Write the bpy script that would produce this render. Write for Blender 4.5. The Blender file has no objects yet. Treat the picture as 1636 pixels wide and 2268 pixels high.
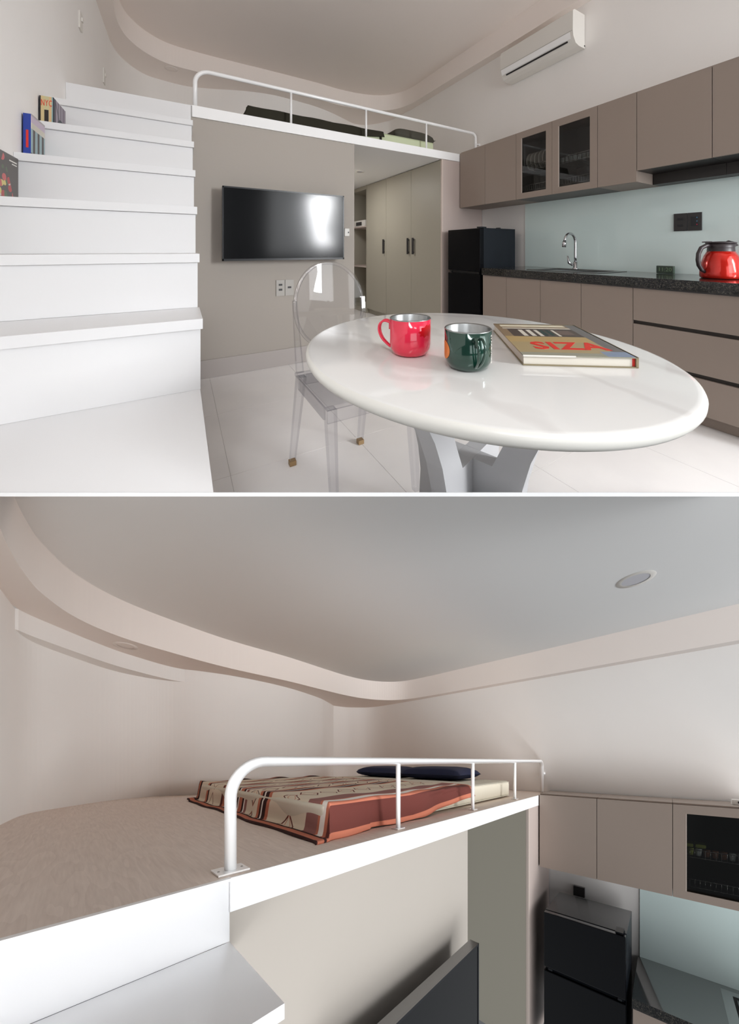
import bpy, bmesh, math, random
import numpy as np
from mathutils import Vector
random.seed(7)
C = bpy.context.scene.collection
SC = bpy.context.scene
pi = math.pi

# ------------------------------------------------------------------ camera, world, lights, exposure
W, H = 1636.0, 2268.0
F1, CX, CY, PS, EYE = 777.71, 872.81, 552.66, 0.543, 1.069
cam = bpy.data.cameras.new('camera'); co = bpy.data.objects.new('camera', cam); C.objects.link(co)
cam.sensor_fit = 'HORIZONTAL'; cam.sensor_width = 36.0; cam.lens = 36.0 * F1 / W
cam.shift_x = (W / 2 - CX) / W; cam.shift_y = -(H / 2 - CY) / W
cam.clip_start = 0.02; cam.clip_end = 100
co.location = (0, 0, EYE); co.rotation_euler = (pi / 2, 0, -PS)
SC.camera = co
SC.view_settings.view_transform = 'Standard'; SC.view_settings.look = 'None'
SC.view_settings.exposure = 0.0; SC.view_settings.gamma = 1.0; SC.view_settings.use_curve_mapping = False
try:
    SC.cycles.use_denoising = True
    SC.cycles.max_bounces = 14; SC.cycles.transparent_max_bounces = 24; SC.cycles.diffuse_bounces = 10
    SC.cycles.sample_clamp_indirect = 8
except Exception:
    pass
world = bpy.data.worlds.new('world'); SC.world = world; world.use_nodes = True
bgn = world.node_tree.nodes['Background']; bgn.inputs[0].default_value = (0.93, 0.965, 1.0, 1); bgn.inputs[1].default_value = 0.13

def area(name, loc, aim, sx, sy, power, col=(1, 1, 1)):
    l = bpy.data.lights.new(name, 'AREA'); l.shape = 'RECTANGLE'; l.size = sx; l.size_y = sy; l.energy = power; l.color = col
    o = bpy.data.objects.new(name, l); C.objects.link(o); o.location = loc
    o.rotation_euler = (Vector(aim) - Vector(loc)).to_track_quat('-Z', 'Y').to_euler()
    return o
# (lights are placed below, as soon as the lower view's slope is defined)

# ------------------------------------------------------------------ the two views of the flat
# The photograph is a sheet of two pictures of one flat. Both are modelled in the same room coordinates (metres:
# X along the television wall, Y along the kitchen wall, Z up). The upper one stands as it is. One lens has a single horizon,
# the lower picture has its own, so the lower copy of the flat stands on a slope below the upper one (constant slope, plain
# linear map, see on_slope): its verticals stay vertical.
CA, SA = math.cos(PS), math.sin(PS)
B = dict(f=661.55, c=782.89, h=1685.7, ps=.763, x=-.252, y=2.470, z=2.566)
CB, SB = math.cos(B['ps']), math.sin(B['ps'])
KD = F1 / B['f']; KX = (B['c'] - CX) / B['f']; KZ = (B['h'] - CY) / B['f']
def on_slope(P):
    P = np.asarray(P, float); dx = P[:, 0] - B['x']; dy = P[:, 1] - B['y']; dz = P[:, 2] - B['z']
    r = dx * CB - dy * SB; d = dx * SB + dy * CB
    d2 = KD * d; r2 = r + KX * d; z2 = dz - KZ * d
    return np.stack([r2 * CA + d2 * SA, -r2 * SA + d2 * CA, EYE + z2], 1)
def straight(P): return np.asarray(P, float)
def lp(x, y, z): return [float(q) for q in on_slope([(x, y, z)])[0]]
# daylight: the big window behind the camera; the area lamps after it are added fills
area('window_light', (2.38, -1.4, 1.75), (2.36, 3.0, 1.5), 1.6, 1.6, 28, (0.96, 0.98, 1.0))
area('fill_upper', (-1.6, -7.0, 2.0), (1.3, 3.5, 1.9), 5.0, 3.6, 115, (0.96, 0.98, 1.0))  # added frontal fill for the upper view, far behind the camera
area('alcove_fill', (1.75, 4.7, 2.135), (1.75, 4.7, 0), .3, .3, 14.3, (1.0, 0.98, 0.96))  # added lamp brightening the alcove, out of sight behind the television wall
area('fill_lower', lp(2.75, -.7, 2.95), lp(.4, 4.8, 2.75), 1.5, 1.5, 540, (0.96, 0.98, 1.0))  # added lamp out of frame, brightens the deep end of the lower view
def sun(name, elev, turn, ang, strength, col):
    l = bpy.data.lights.new(name, 'SUN'); l.energy = strength; l.angle = math.radians(ang); l.color = col
    o = bpy.data.objects.new(name, l); C.objects.link(o); o.location = (0, 0, 8); e = math.radians(elev); h = PS + math.radians(turn)
    o.rotation_euler = Vector((math.cos(e) * math.sin(h), math.cos(e) * math.cos(h), -math.sin(e))).to_track_quat('-Z', 'Y').to_euler(); return o
# added soft sun lamps that fill the lower view along its slope; the extended upper ceiling keeps them out above
sun('slope_fill', 49, -4, 22, 2.5, (0.97, 0.985, 1.0))
sun('slope_fill_side', 47, -33, 26, 2.2, (0.97, 0.985, 1.0))
class View: pass
V = View(); V.map = straight; V.upper = True
# the dividing board: upper set ends on it, lower set ends under it
YTOP, YBOT = 1090.4, 1099.6
def plane_of(ypx):
    s = (ypx - CY) / F1      # z = EYE - s*d
    n = Vector((SA * s, CA * s, 1.0)); return Vector((0, 0, EYE)), n.normalized()

# ------------------------------------------------------------------ materials
MATS = {}
def srgb(r, g, b):
    f = lambda v: ((v / 255 + .055) / 1.055) ** 2.4 if v / 255 > .04045 else v / 255 / 12.92
    return (f(r), f(g), f(b), 1)
def new(name):
    m = bpy.data.materials.new(name); m.use_nodes = True; MATS[name] = m
    nt = m.node_tree; return m, nt, nt.nodes['Principled BSDF']
def pbr(name, rgb, rough=.5, metal=0., spec=.5, coat=0., noise=0., nscale=4., bump=0., bscale=200., stretch=None, rgb2=None):
    m, nt, p = new(name); col = srgb(*rgb)
    p.inputs['Base Color'].default_value = col; p.inputs['Roughness'].default_value = rough
    p.inputs['Metallic'].default_value = metal; p.inputs['Specular IOR Level'].default_value = spec
    p.inputs['Coat Weight'].default_value = coat; p.inputs['Coat Roughness'].default_value = .05
    tc = nt.nodes.new('ShaderNodeTexCoord'); mp = nt.nodes.new('ShaderNodeMapping'); nt.links.new(tc.outputs['Object'], mp.inputs[0])
    if stretch: mp.inputs['Scale'].default_value = stretch
    if noise or rgb2:
        n = nt.nodes.new('ShaderNodeTexNoise'); n.inputs['Scale'].default_value = nscale; n.inputs['Detail'].default_value = 6
        nt.links.new(mp.outputs[0], n.inputs['Vector'])
        mx = nt.nodes.new('ShaderNodeMix'); mx.data_type = 'RGBA'
        rp = nt.nodes.new('ShaderNodeMapRange'); rp.inputs[1].default_value = .3; rp.inputs[2].default_value = .7
        nt.links.new(n.outputs['Fac'], rp.inputs[0]); nt.links.new(rp.outputs[0], mx.inputs[0])
        c2 = srgb(*rgb2) if rgb2 else tuple(v * (1 - noise) for v in col[:3]) + (1,)
        mx.inputs[6].default_value = col; mx.inputs[7].default_value = c2
        nt.links.new(mx.outputs[2], p.inputs['Base Color'])
    if bump:
        n2 = nt.nodes.new('ShaderNodeTexNoise'); n2.inputs['Scale'].default_value = bscale; nt.links.new(mp.outputs[0], n2.inputs['Vector'])
        b = nt.nodes.new('ShaderNodeBump'); b.inputs['Strength'].default_value = bump; b.inputs['Distance'].default_value = .002
        nt.links.new(n2.outputs['Fac'], b.inputs['Height']); nt.links.new(b.outputs[0], p.inputs['Normal'])
    return m
def emis(name, rgb, s=1.):
    m, nt, p = new(name); p.inputs['Base Color'].default_value = (0, 0, 0, 1)
    p.inputs['Emission Color'].default_value = srgb(*rgb); p.inputs['Emission Strength'].default_value = s; return m
def clear(name, tint=(.97, .975, .985), refl=.9, ior=1.45, dark=None):
    """clear sheet: transparent body, fresnel reflection, a darker edge where it is seen on end"""
    m = bpy.data.materials.new(name); m.use_nodes = True; MATS[name] = m; nt = m.node_tree; nt.nodes.clear()
    out = nt.nodes.new('ShaderNodeOutputMaterial'); tr = nt.nodes.new('ShaderNodeBsdfTransparent'); gl = nt.nodes.new('ShaderNodeBsdfGlossy')
    gl.inputs['Roughness'].default_value = .02; gl.inputs['Color'].default_value = (refl, refl, refl, 1)
    l2 = nt.nodes.new('ShaderNodeLayerWeight'); l2.inputs[0].default_value = .5     # Schlick, the same from both sides of the sheet
    pw = nt.nodes.new('ShaderNodeMath'); pw.operation = 'POWER'; pw.inputs[1].default_value = 5; nt.links.new(l2.outputs['Facing'], pw.inputs[0])
    ma = nt.nodes.new('ShaderNodeMath'); ma.operation = 'MULTIPLY_ADD'; ma.inputs[1].default_value = .9; ma.inputs[2].default_value = ((ior - 1) / (ior + 1)) ** 2; nt.links.new(pw.outputs[0], ma.inputs[0])
    mx = nt.nodes.new('ShaderNodeMixShader'); nt.links.new(ma.outputs[0], mx.inputs[0]); nt.links.new(tr.outputs[0], mx.inputs[1]); nt.links.new(gl.outputs[0], mx.inputs[2])
    if dark:
        lw = nt.nodes.new('ShaderNodeLayerWeight'); lw.inputs[0].default_value = .35
        mc = nt.nodes.new('ShaderNodeMix'); mc.data_type = 'RGBA'; nt.links.new(lw.outputs['Facing'], mc.inputs[0])
        mc.inputs[6].default_value = tint + (1,); mc.inputs[7].default_value = dark + (1,); nt.links.new(mc.outputs[2], tr.inputs['Color'])
    else: tr.inputs['Color'].default_value = tint + (1,)
    nt.links.new(mx.outputs[0], out.inputs[0]); return m

M = MATS
pbr('wall_white', (243, 240, 237), .85, spec=.2, noise=.02, nscale=1.5)
pbr('wall_grey', (175, 168, 160), .9, spec=.2, noise=.02, nscale=1.2)
pbr('ceiling_paint', (242, 233, 227), .9, spec=.15)
pbr('loft_ceiling', (240, 240, 239), .8, spec=.2)
pbr('step_white', (228, 228, 229), .35, spec=.4)
pbr('trim_white', (246, 246, 246), .4, spec=.4)
pbr('rail_white', (242, 242, 242), .25, spec=.5, coat=.3)
pbr('floor_tile', (243, 240, 238), .12, spec=.45, rgb2=(236, 233, 232), nscale=3)
pbr('grout', (222, 220, 217), .8)
pbr('skirting', (176, 169, 165), .35)
pbr('cabinet_taupe', (156, 142, 132), .5, spec=.35)
pbr('cabinet_edge', (205, 190, 180), .5)
pbr('cabinet_inside', (112, 109, 107), .6)
pbr('cabinet_side', (190, 175, 168), .5)
pbr('wardrobe_taupe', (168, 163, 149), .45, spec=.35)
pbr('hood_dark', (44, 40, 38), .4)
pbr('gap_dark', (60, 54, 50), .6)
pbr('black_gloss', (14, 15, 18), .12, spec=.15)
pbr('black_satin', (24, 26, 30), .3, spec=.5)
pbr('fridge_side', (30, 34, 40), .25, spec=.25)
pbr('screen', (14, 15, 17), .14, spec=.35)
pbr('dark_plastic', (52, 50, 50), .4)
pbr('plate_grey', (176, 172, 166), .4)
pbr('plate_white', (225, 222, 216), .4)
pbr('chrome', (205, 205, 208), .18, metal=1)
pbr('steel', (170, 172, 172), .32, metal=1)
pbr('stone_edge', (226, 224, 218), .25, spec=.4)
pbr('leg_grey', (196, 196, 198), .5)
pbr('mug_red', (228, 40, 72), .12, spec=.6, coat=.6)
pbr('mug_flower', (205, 18, 30), .25)
pbr('mug_green', (20, 62, 50), .12, metal=.35, spec=.7, coat=.8)
pbr('orange_print', (222, 128, 60), .3)
pbr('kettle_red', (214, 36, 22), .16, metal=.35, coat=.6)
pbr('kettle_black', (58, 50, 52), .4)
pbr('paper', (226, 220, 208), .8)
pbr('book_board', (140, 128, 100), .5)
pbr('print_red', (214, 48, 36), .4)
pbr('print_white', (235, 232, 225), .5)
pbr('mattress_cream', (214, 208, 192), .9, spec=.1)
pbr('mattress_green', (200, 208, 176), .9, spec=.1)
pbr('olive_cloth', (52, 50, 42), .95, spec=.1, bump=.6, bscale=140)
pbr('olive_pillow', (84, 82, 74), .95, spec=.1)
pbr('navy_cloth', (26, 34, 66), .7, spec=.2)
pbr('book_blue', (36, 62, 150), .4)
pbr('book_dark', (36, 34, 36), .6)
pbr('glass_green', (232, 250, 248), .06, spec=.5, coat=.4)
pbr('foot_amber', (150, 122, 84), .4)
pbr('lamp_white', (205, 205, 212), .5)
pbr('clock_green', (52, 72, 56), .2, coat=.5)
pbr('clock_digit', (120, 150, 110), .4)
pbr('led_blue', (90, 150, 190), .4)
pbr('led_red', (220, 40, 80), .4)
pbr('food_green', (150, 160, 84), .6)
pbr('food_brown', (120, 82, 62), .6)
pbr('cup_glass', (196, 206, 206), .1, spec=.6)
clear('acrylic', (.985, .985, .99), .95, 1.42, dark=(.74, .74, .77))
clear('cabinet_glass', (.64, .64, .63), .8, 1.5)

def marble():
    m, nt, p = new('marble'); p.inputs['Roughness'].default_value = .045; p.inputs['Specular IOR Level'].default_value = .45
    tc = nt.nodes.new('ShaderNodeTexCoord'); w = nt.nodes.new('ShaderNodeTexWave'); w.inputs['Scale'].default_value = .9; w.inputs['Distortion'].default_value = 9
    w.inputs['Detail'].default_value = 4; w.inputs['Detail Scale'].default_value = 1.3; nt.links.new(tc.outputs['Object'], w.inputs['Vector'])
    r = nt.nodes.new('ShaderNodeValToRGB'); nt.links.new(w.outputs['Fac'], r.inputs[0])
    r.color_ramp.elements[0].position = 0; r.color_ramp.elements[0].color = srgb(215, 213, 211)
    r.color_ramp.elements[1].position = .07; r.color_ramp.elements[1].color = srgb(224, 223, 221)
    nt.links.new(r.outputs[0], p.inputs['Base Color'])
marble()
def granite():
    m, nt, p = new('granite'); p.inputs['Roughness'].default_value = .1; p.inputs['Specular IOR Level'].default_value = .6
    tc = nt.nodes.new('ShaderNodeTexCoord'); n = nt.nodes.new('ShaderNodeTexVoronoi'); n.inputs['Scale'].default_value = 260; nt.links.new(tc.outputs['Object'], n.inputs['Vector'])
    r = nt.nodes.new('ShaderNodeValToRGB'); nt.links.new(n.outputs['Color'], r.inputs[0])
    e = r.color_ramp.elements; e[0].position = .55; e[0].color = srgb(18, 19, 21); e[1].position = .95; e[1].color = srgb(96, 92, 84)
    nt.links.new(r.outputs[0], p.inputs['Base Color'])
granite()
def wood():
    m, nt, p = new('wood_deck'); p.inputs['Roughness'].default_value = .5; p.inputs['Specular IOR Level'].default_value = .3
    uv = nt.nodes.new('ShaderNodeUVMap'); mp = nt.nodes.new('ShaderNodeMapping'); nt.links.new(uv.outputs[0], mp.inputs[0]); mp.inputs['Scale'].default_value = (5.5, .9, 1)
    n = nt.nodes.new('ShaderNodeTexNoise'); n.inputs['Scale'].default_value = 2.2; n.inputs['Detail'].default_value = 2; nt.links.new(mp.outputs[0], n.inputs['Vector'])
    ml = nt.nodes.new('ShaderNodeMath'); ml.operation = 'MULTIPLY'; ml.inputs[1].default_value = 7; nt.links.new(n.outputs['Fac'], ml.inputs[0])
    fr = nt.nodes.new('ShaderNodeMath'); fr.operation = 'FRACT'; nt.links.new(ml.outputs[0], fr.inputs[0])
    m2 = nt.nodes.new('ShaderNodeMapping'); nt.links.new(uv.outputs[0], m2.inputs[0]); m2.inputs['Scale'].default_value = (60, 5, 1)
    n2 = nt.nodes.new('ShaderNodeTexNoise'); n2.inputs['Scale'].default_value = 2.; n2.inputs['Detail'].default_value = 8; nt.links.new(m2.outputs[0], n2.inputs['Vector'])
    mx = nt.nodes.new('ShaderNodeMix'); mx.inputs[0].default_value = .8; nt.links.new(fr.outputs[0], mx.inputs[2]); nt.links.new(n2.outputs['Fac'], mx.inputs[3])
    r = nt.nodes.new('ShaderNodeValToRGB'); nt.links.new(mx.outputs[0], r.inputs[0]); e = r.color_ramp.elements
    e[0].position = .15; e[0].color = srgb(204, 187, 174); e[1].position = .8; e[1].color = srgb(230, 215, 203)
    nt.links.new(r.outputs[0], p.inputs['Base Color'])
wood()
def ramp_mat(name, stops, axis='Y', rough=.9, marks=None):
    """flat print or weave: colour bands along one UV axis (constant steps)"""
    m, nt, p = new(name); p.inputs['Roughness'].default_value = rough; p.inputs['Specular IOR Level'].default_value = .2
    uv = nt.nodes.new('ShaderNodeUVMap'); sp = nt.nodes.new('ShaderNodeSeparateXYZ'); nt.links.new(uv.outputs[0], sp.inputs[0])
    r = nt.nodes.new('ShaderNodeValToRGB'); r.color_ramp.interpolation = 'CONSTANT'
    nt.links.new(sp.outputs[axis], r.inputs[0]); e = r.color_ramp.elements
    e[0].position = stops[0][0]; e[0].color = srgb(*stops[0][1]); e[1].position = stops[1][0]; e[1].color = srgb(*stops[1][1])
    for q, c in stops[2:]: x = e.new(q); x.color = srgb(*c)
    cur = r.outputs[0]
    if marks: cur = marks(nt, sp, cur)
    nt.links.new(cur, p.inputs['Base Color']); return m
def mathn(nt, op, a, b=None, c=None):
    n = nt.nodes.new('ShaderNodeMath'); n.operation = op
    for i, v in enumerate((a, b, c)):
        if v is None: continue
        if isinstance(v, (int, float)): n.inputs[i].default_value = v
        else: nt.links.new(v, n.inputs[i])
    return n.outputs[0]
def over(nt, base, fac, rgb):
    mx = nt.nodes.new('ShaderNodeMix'); mx.data_type = 'RGBA'; nt.links.new(fac, mx.inputs[0]); nt.links.new(base, mx.inputs[6])
    mx.inputs[7].default_value = srgb(*rgb); return mx.outputs[2]
MA, SL, CR, DK, WH, PU = (104, 56, 50), (190, 116, 92), (220, 208, 188), (58, 34, 32), (236, 230, 222), (150, 104, 98)
def weave_marks(nt, sp, cur):
    u, v = sp.outputs['X'], sp.outputs['Y']
    def diamonds(v0, hv, period, off, th, rgb, cur, filled=False):
        du = mathn(nt, 'ABSOLUTE', mathn(nt, 'SUBTRACT', mathn(nt, 'FRACT', mathn(nt, 'ADD', mathn(nt, 'DIVIDE', u, period), off)), .5))
        dv = mathn(nt, 'ABSOLUTE', mathn(nt, 'DIVIDE', mathn(nt, 'SUBTRACT', v, v0), hv * 2))
        s = mathn(nt, 'ADD', mathn(nt, 'MULTIPLY', du, 1.0), dv)
        f = mathn(nt, 'MULTIPLY', mathn(nt, 'LESS_THAN', mathn(nt, 'ABSOLUTE', mathn(nt, 'SUBTRACT', s, .42)), th), mathn(nt, 'LESS_THAN', dv, .5))
        return over(nt, cur, f, rgb)
    cur = diamonds(.25, .045, .085, .1, .035, MA, cur); cur = diamonds(.25, .022, .085, .1, .03, SL, cur)
    cur = diamonds(.455, .035, .09, .3, .035, DK, cur); cur = diamonds(.455, .014, .09, .3, .04, SL, cur)
    cur = diamonds(.62, .025, .09, .2, .04, PU, cur); cur = diamonds(.80, .03, .09, .0, .04, MA, cur)
    # border along the hem
    for a, b, c in ((0, .006, DK), (.006, .028, SL), (.028, .036, DK)):
        f = mathn(nt, 'MULTIPLY', mathn(nt, 'GREATER_THAN', u, a - .001), mathn(nt, 'LESS_THAN', u, b)); cur = over(nt, cur, f, c)
    f = mathn(nt, 'GREATER_THAN', u, .985); cur = over(nt, cur, f, SL)
    return cur
ramp_mat('blanket_weave', [(0, SL), (.016, MA), (.085, SL), (.098, WH), (.115, SL), (.125, PU), (.17, CR), (.345, SL), (.362, DK), (.38, WH), (.388, DK), (.402, SL), (.415, CR),
    (.50, PU), (.512, WH), (.52, DK), (.535, SL), (.555, WH), (.565, DK), (.578, CR), (.66, DK), (.675, WH), (.68, SL), (.70, MA), (.715, CR), (.85, DK), (.865, SL), (.885, CR), (.96, DK), (.975, SL), (.99, DK)], 'Y', .95, weave_marks)
def cover_marks(nt, sp, cur):
    u, v = sp.outputs['X'], sp.outputs['Y']
    def box(u0, u1, v0, v1, rgb, cur):
        f = mathn(nt, 'MULTIPLY', mathn(nt, 'MULTIPLY', mathn(nt, 'GREATER_THAN', u, u0), mathn(nt, 'LESS_THAN', u, u1)), mathn(nt, 'MULTIPLY', mathn(nt, 'GREATER_THAN', v, v0), mathn(nt, 'LESS_THAN', v, v1)))
        return over(nt, cur, f, rgb)
    cur = box(.10, .86, .52, .80, (84, 72, 66), cur); cur = box(.06, .86, .80, .84, (206, 198, 182), cur); cur = box(.06, .84, .88, .955, (222, 214, 190), cur)
    for k, (a, b) in enumerate(((.22, .27), (.31, .36), (.40, .44), (.60, .63))): cur = box(a, b, .54, .76, (212, 206, 192), cur)
    cur = box(.46, .50, .56, .76, (40, 66, 62), cur); cur = box(.53, .57, .56, .76, (40, 66, 62), cur); cur = box(.64, .80, .60, .74, (110, 92, 84), cur)
    cur = box(.86, 1, .1, .97, (112, 108, 106), cur); cur = box(.75, 1, .0, .12, (132, 144, 166), cur)
    return cur
ramp_mat('cover_villa', [(0, (150, 148, 132)), (.07, (166, 148, 112)), (.35, (178, 152, 104)), (.52, (140, 120, 96)), (.97, (126, 112, 86))], 'Y', .3, cover_marks)
def statue_marks(nt, sp, cur):
    u, v = sp.outputs['X'], sp.outputs['Y']
    d = mathn(nt, 'POWER', mathn(nt, 'ADD', mathn(nt, 'POWER', mathn(nt, 'SUBTRACT', u, .62), 2), mathn(nt, 'POWER', mathn(nt, 'MULTIPLY', mathn(nt, 'SUBTRACT', v, .05), .9), 2)), .5)
    cur = over(nt, cur, mathn(nt, 'LESS_THAN', mathn(nt, 'ABSOLUTE', mathn(nt, 'SUBTRACT', d, .26)), .07), (36, 44, 52))
    f = mathn(nt, 'MULTIPLY', mathn(nt, 'LESS_THAN', mathn(nt, 'ABSOLUTE', mathn(nt, 'SUBTRACT', mathn(nt, 'ADD', u, mathn(nt, 'MULTIPLY', v, .5)), .62)), .03), mathn(nt, 'GREATER_THAN', v, .2))
    return over(nt, cur, f, (48, 52, 60))
ramp_mat('cover_statue', [(0, (44, 50, 62)), (.10, (70, 44, 58)), (.18, (158, 146, 158)), (.34, (108, 96, 108)), (.42, (156, 146, 156)), (.55, (100, 88, 100)), (.62, (150, 142, 152)), (.76, (98, 84, 96)), (.84, (146, 134, 146)), (.94, (92, 80, 90))], 'X', .4, statue_marks)
def arch_marks(nt, sp, cur):
    u, v = sp.outputs['X'], sp.outputs['Y']
    f = mathn(nt, 'MULTIPLY', mathn(nt, 'LESS_THAN', mathn(nt, 'ABSOLUTE', mathn(nt, 'SUBTRACT', u, .5)), .17), mathn(nt, 'LESS_THAN', v, .5))
    return over(nt, cur, f, (58, 52, 50))
ramp_mat('cover_skyline', [(0, (40, 40, 44)), (.05, (206, 186, 140)), (.32, (198, 190, 150)), (.7, (214, 180, 136)), (.9, (150, 178, 176))], 'X', .4, arch_marks)
def arcade_marks(nt, sp, cur):
    u, v = sp.outputs['X'], sp.outputs['Y']
    f = mathn(nt, 'MULTIPLY', mathn(nt, 'LESS_THAN', mathn(nt, 'ABSOLUTE', mathn(nt, 'SUBTRACT', mathn(nt, 'FRACT', mathn(nt, 'MULTIPLY', u, 3)), .5)), .22), mathn(nt, 'LESS_THAN', v, .66))
    cur = over(nt, cur, f, (78, 70, 66)); return over(nt, cur, mathn(nt, 'LESS_THAN', v, .1), (92, 90, 82))
ramp_mat('cover_arcade', [(0, (150, 172, 176)), (.66, (206, 200, 186)), (.8, (196, 180, 196)), (.95, (176, 168, 170))], 'Y', .4, arcade_marks)
def bouquet():
    m, nt, p = new('cover_bouquet'); p.inputs['Roughness'].default_value = .4
    uv = nt.nodes.new('ShaderNodeUVMap'); n = nt.nodes.new('ShaderNodeTexVoronoi'); n.inputs['Scale'].default_value = 7; nt.links.new(uv.outputs[0], n.inputs['Vector'])
    sp = nt.nodes.new('ShaderNodeSeparateXYZ'); nt.links.new(uv.outputs[0], sp.inputs[0])
    r = nt.nodes.new('ShaderNodeValToRGB'); nt.links.new(n.outputs['Color'], r.inputs[0]); r.color_ramp.interpolation = 'CONSTANT'; e = r.color_ramp.elements
    e[0].color = srgb(196, 92, 92); e[1].position = .35; e[1].color = srgb(210, 196, 120)
    for q, c in ((.5, (206, 200, 186)), (.66, (84, 104, 74)), (.8, (178, 70, 70))): x = e.new(q); x.color = srgb(*c)
    u, v = sp.outputs['X'], sp.outputs['Y']
    d = mathn(nt, 'ADD', mathn(nt, 'MULTIPLY', mathn(nt, 'ABSOLUTE', mathn(nt, 'SUBTRACT', u, .42)), 1.0), mathn(nt, 'MULTIPLY', v, .42))
    spot = mathn(nt, 'LESS_THAN', n.outputs['Distance'], .55); f = mathn(nt, 'MULTIPLY', mathn(nt, 'LESS_THAN', d, .42), spot)
    mx = nt.nodes.new('ShaderNodeMix'); mx.data_type = 'RGBA'; nt.links.new(f, mx.inputs[0]); mx.inputs[6].default_value = srgb(80, 74, 70); nt.links.new(r.outputs[0], mx.inputs[7])
    nt.links.new(mx.outputs[2], p.inputs['Base Color'])
bouquet()

# ------------------------------------------------------------------ mesh builder (room coordinates)
class MB:
    def __init__(s): s.v = []; s.f = []; s.uv = {}; s.sm = []
    def add(s, vs, fs, uvs=None, smooth=False):
        b = len(s.v); s.v += [tuple(map(float, p)) for p in vs]
        for k, f in enumerate(fs):
            if uvs: s.uv[len(s.f)] = uvs[k]
            s.f.append(tuple(b + i for i in f)); s.sm.append(smooth)
        return s
    def box(s, x0, x1, y0, y1, z0, z1, bev=0.):
        x0, x1 = sorted((x0, x1)); y0, y1 = sorted((y0, y1)); z0, z1 = sorted((z0, z1))
        if bev <= 0:
            vs = [(x, y, z) for x in (x0, x1) for y in (y0, y1) for z in (z0, z1)]
            fs = [(0, 1, 3, 2), (4, 6, 7, 5), (0, 4, 5, 1), (2, 3, 7, 6), (0, 2, 6, 4), (1, 5, 7, 3)]
            return s.add(vs, fs)
        bm = bmesh.new(); r = bmesh.ops.create_cube(bm, size=1)
        for v in bm.verts: v.co = Vector(((x0 + x1) / 2 + v.co.x * (x1 - x0), (y0 + y1) / 2 + v.co.y * (y1 - y0), (z0 + z1) / 2 + v.co.z * (z1 - z0)))
        bmesh.ops.bevel(bm, geom=bm.edges[:], offset=min(bev, .45 * min(x1 - x0, y1 - y0, z1 - z0)), segments=2, profile=.7, affect='EDGES')
        return s.bm(bm)
    def bm(s, bm, smooth=False):
        bm.verts.ensure_lookup_table(); vs = [v.co[:] for v in bm.verts]; fs = [[v.index for v in f.verts] for f in bm.faces]; bm.free(); return s.add(vs, fs, smooth=smooth)
    def prism(s, poly, z0, z1):
        n = len(poly); vs = [(x, y, z0) for x, y in poly] + [(x, y, z1) for x, y in poly]
        fs = [tuple(range(n))[::-1], tuple(range(n, 2 * n))] + [(i, (i + 1) % n, n + (i + 1) % n, n + i) for i in range(n)]
        return s.add(vs, fs)
    def plate(s, poly3, dvec):
        n = len(poly3); vs = [tuple(p) for p in poly3] + [tuple(Vector(p) + Vector(dvec)) for p in poly3]
        return s.add(vs, [tuple(range(n))[::-1], tuple(range(n, 2 * n))] + [(i, (i + 1) % n, n + (i + 1) % n, n + i) for i in range(n)])
    def tube(s, pts, r, n=14, caps=True):
        pts = [Vector(p) for p in pts]; rs = r if isinstance(r, (list, tuple)) else [r] * len(pts); vs = []; prev = None
        for i, p in enumerate(pts):
            t = (pts[min(i + 1, len(pts) - 1)] - pts[max(i - 1, 0)]).normalized()
            if prev is None: a = t.orthogonal().normalized()
            else: a = (prev - t * prev.dot(t)).normalized()
            prev = a; b = t.cross(a)
            vs += [tuple(p + (a * math.cos(2 * pi * k / n) + b * math.sin(2 * pi * k / n)) * rs[i]) for k in range(n)]
        fs = [(i * n + k, i * n + (k + 1) % n, (i + 1) * n + (k + 1) % n, (i + 1) * n + k) for i in range(len(pts) - 1) for k in range(n)]
        s.add(vs, fs, smooth=True)
        if caps: b = len(s.v) - len(vs); s.f += [tuple(b + k for k in range(n))[::-1], tuple(b + (len(pts) - 1) * n + k for k in range(n))]; s.sm += [False, False]
        return s
    def lathe(s, c, prof, n=48, sx=1., sy=1.):
        vs = []; m = len(prof)
        for r, z in prof: vs += [(c[0] + r * sx * math.cos(2 * pi * k / n), c[1] + r * sy * math.sin(2 * pi * k / n), c[2] + z) for k in range(n)]
        fs = [(i * n + k, i * n + (k + 1) % n, (i + 1) * n + (k + 1) % n, (i + 1) * n + k) for i in range(m - 1) for k in range(n)]
        return s.add(vs, fs, smooth=True)
    def disc(s, c, r, n=48, sx=1., sy=1.):
        return s.add([(c[0] + r * sx * math.cos(2 * pi * k / n), c[1] + r * sy * math.sin(2 * pi * k / n), c[2]) for k in range(n)], [tuple(range(n))])
    def grid(s, fn, nu, nv, smooth=True, uvf=None):
        vs = [fn(i / nu, j / nv) for i in range(nu + 1) for j in range(nv + 1)]; w = nv + 1
        fs = [(i * w + j, (i + 1) * w + j, (i + 1) * w + j + 1, i * w + j + 1) for i in range(nu) for j in range(nv)]
        uvf = uvf or (lambda u, v: (u, v))
        uvs = [[uvf(i / nu, j / nv), uvf((i + 1) / nu, j / nv), uvf((i + 1) / nu, (j + 1) / nv), uvf(i / nu, (j + 1) / nv)] for i in range(nu) for j in range(nv)]
        return s.add(vs, fs, uvs, smooth)

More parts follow.
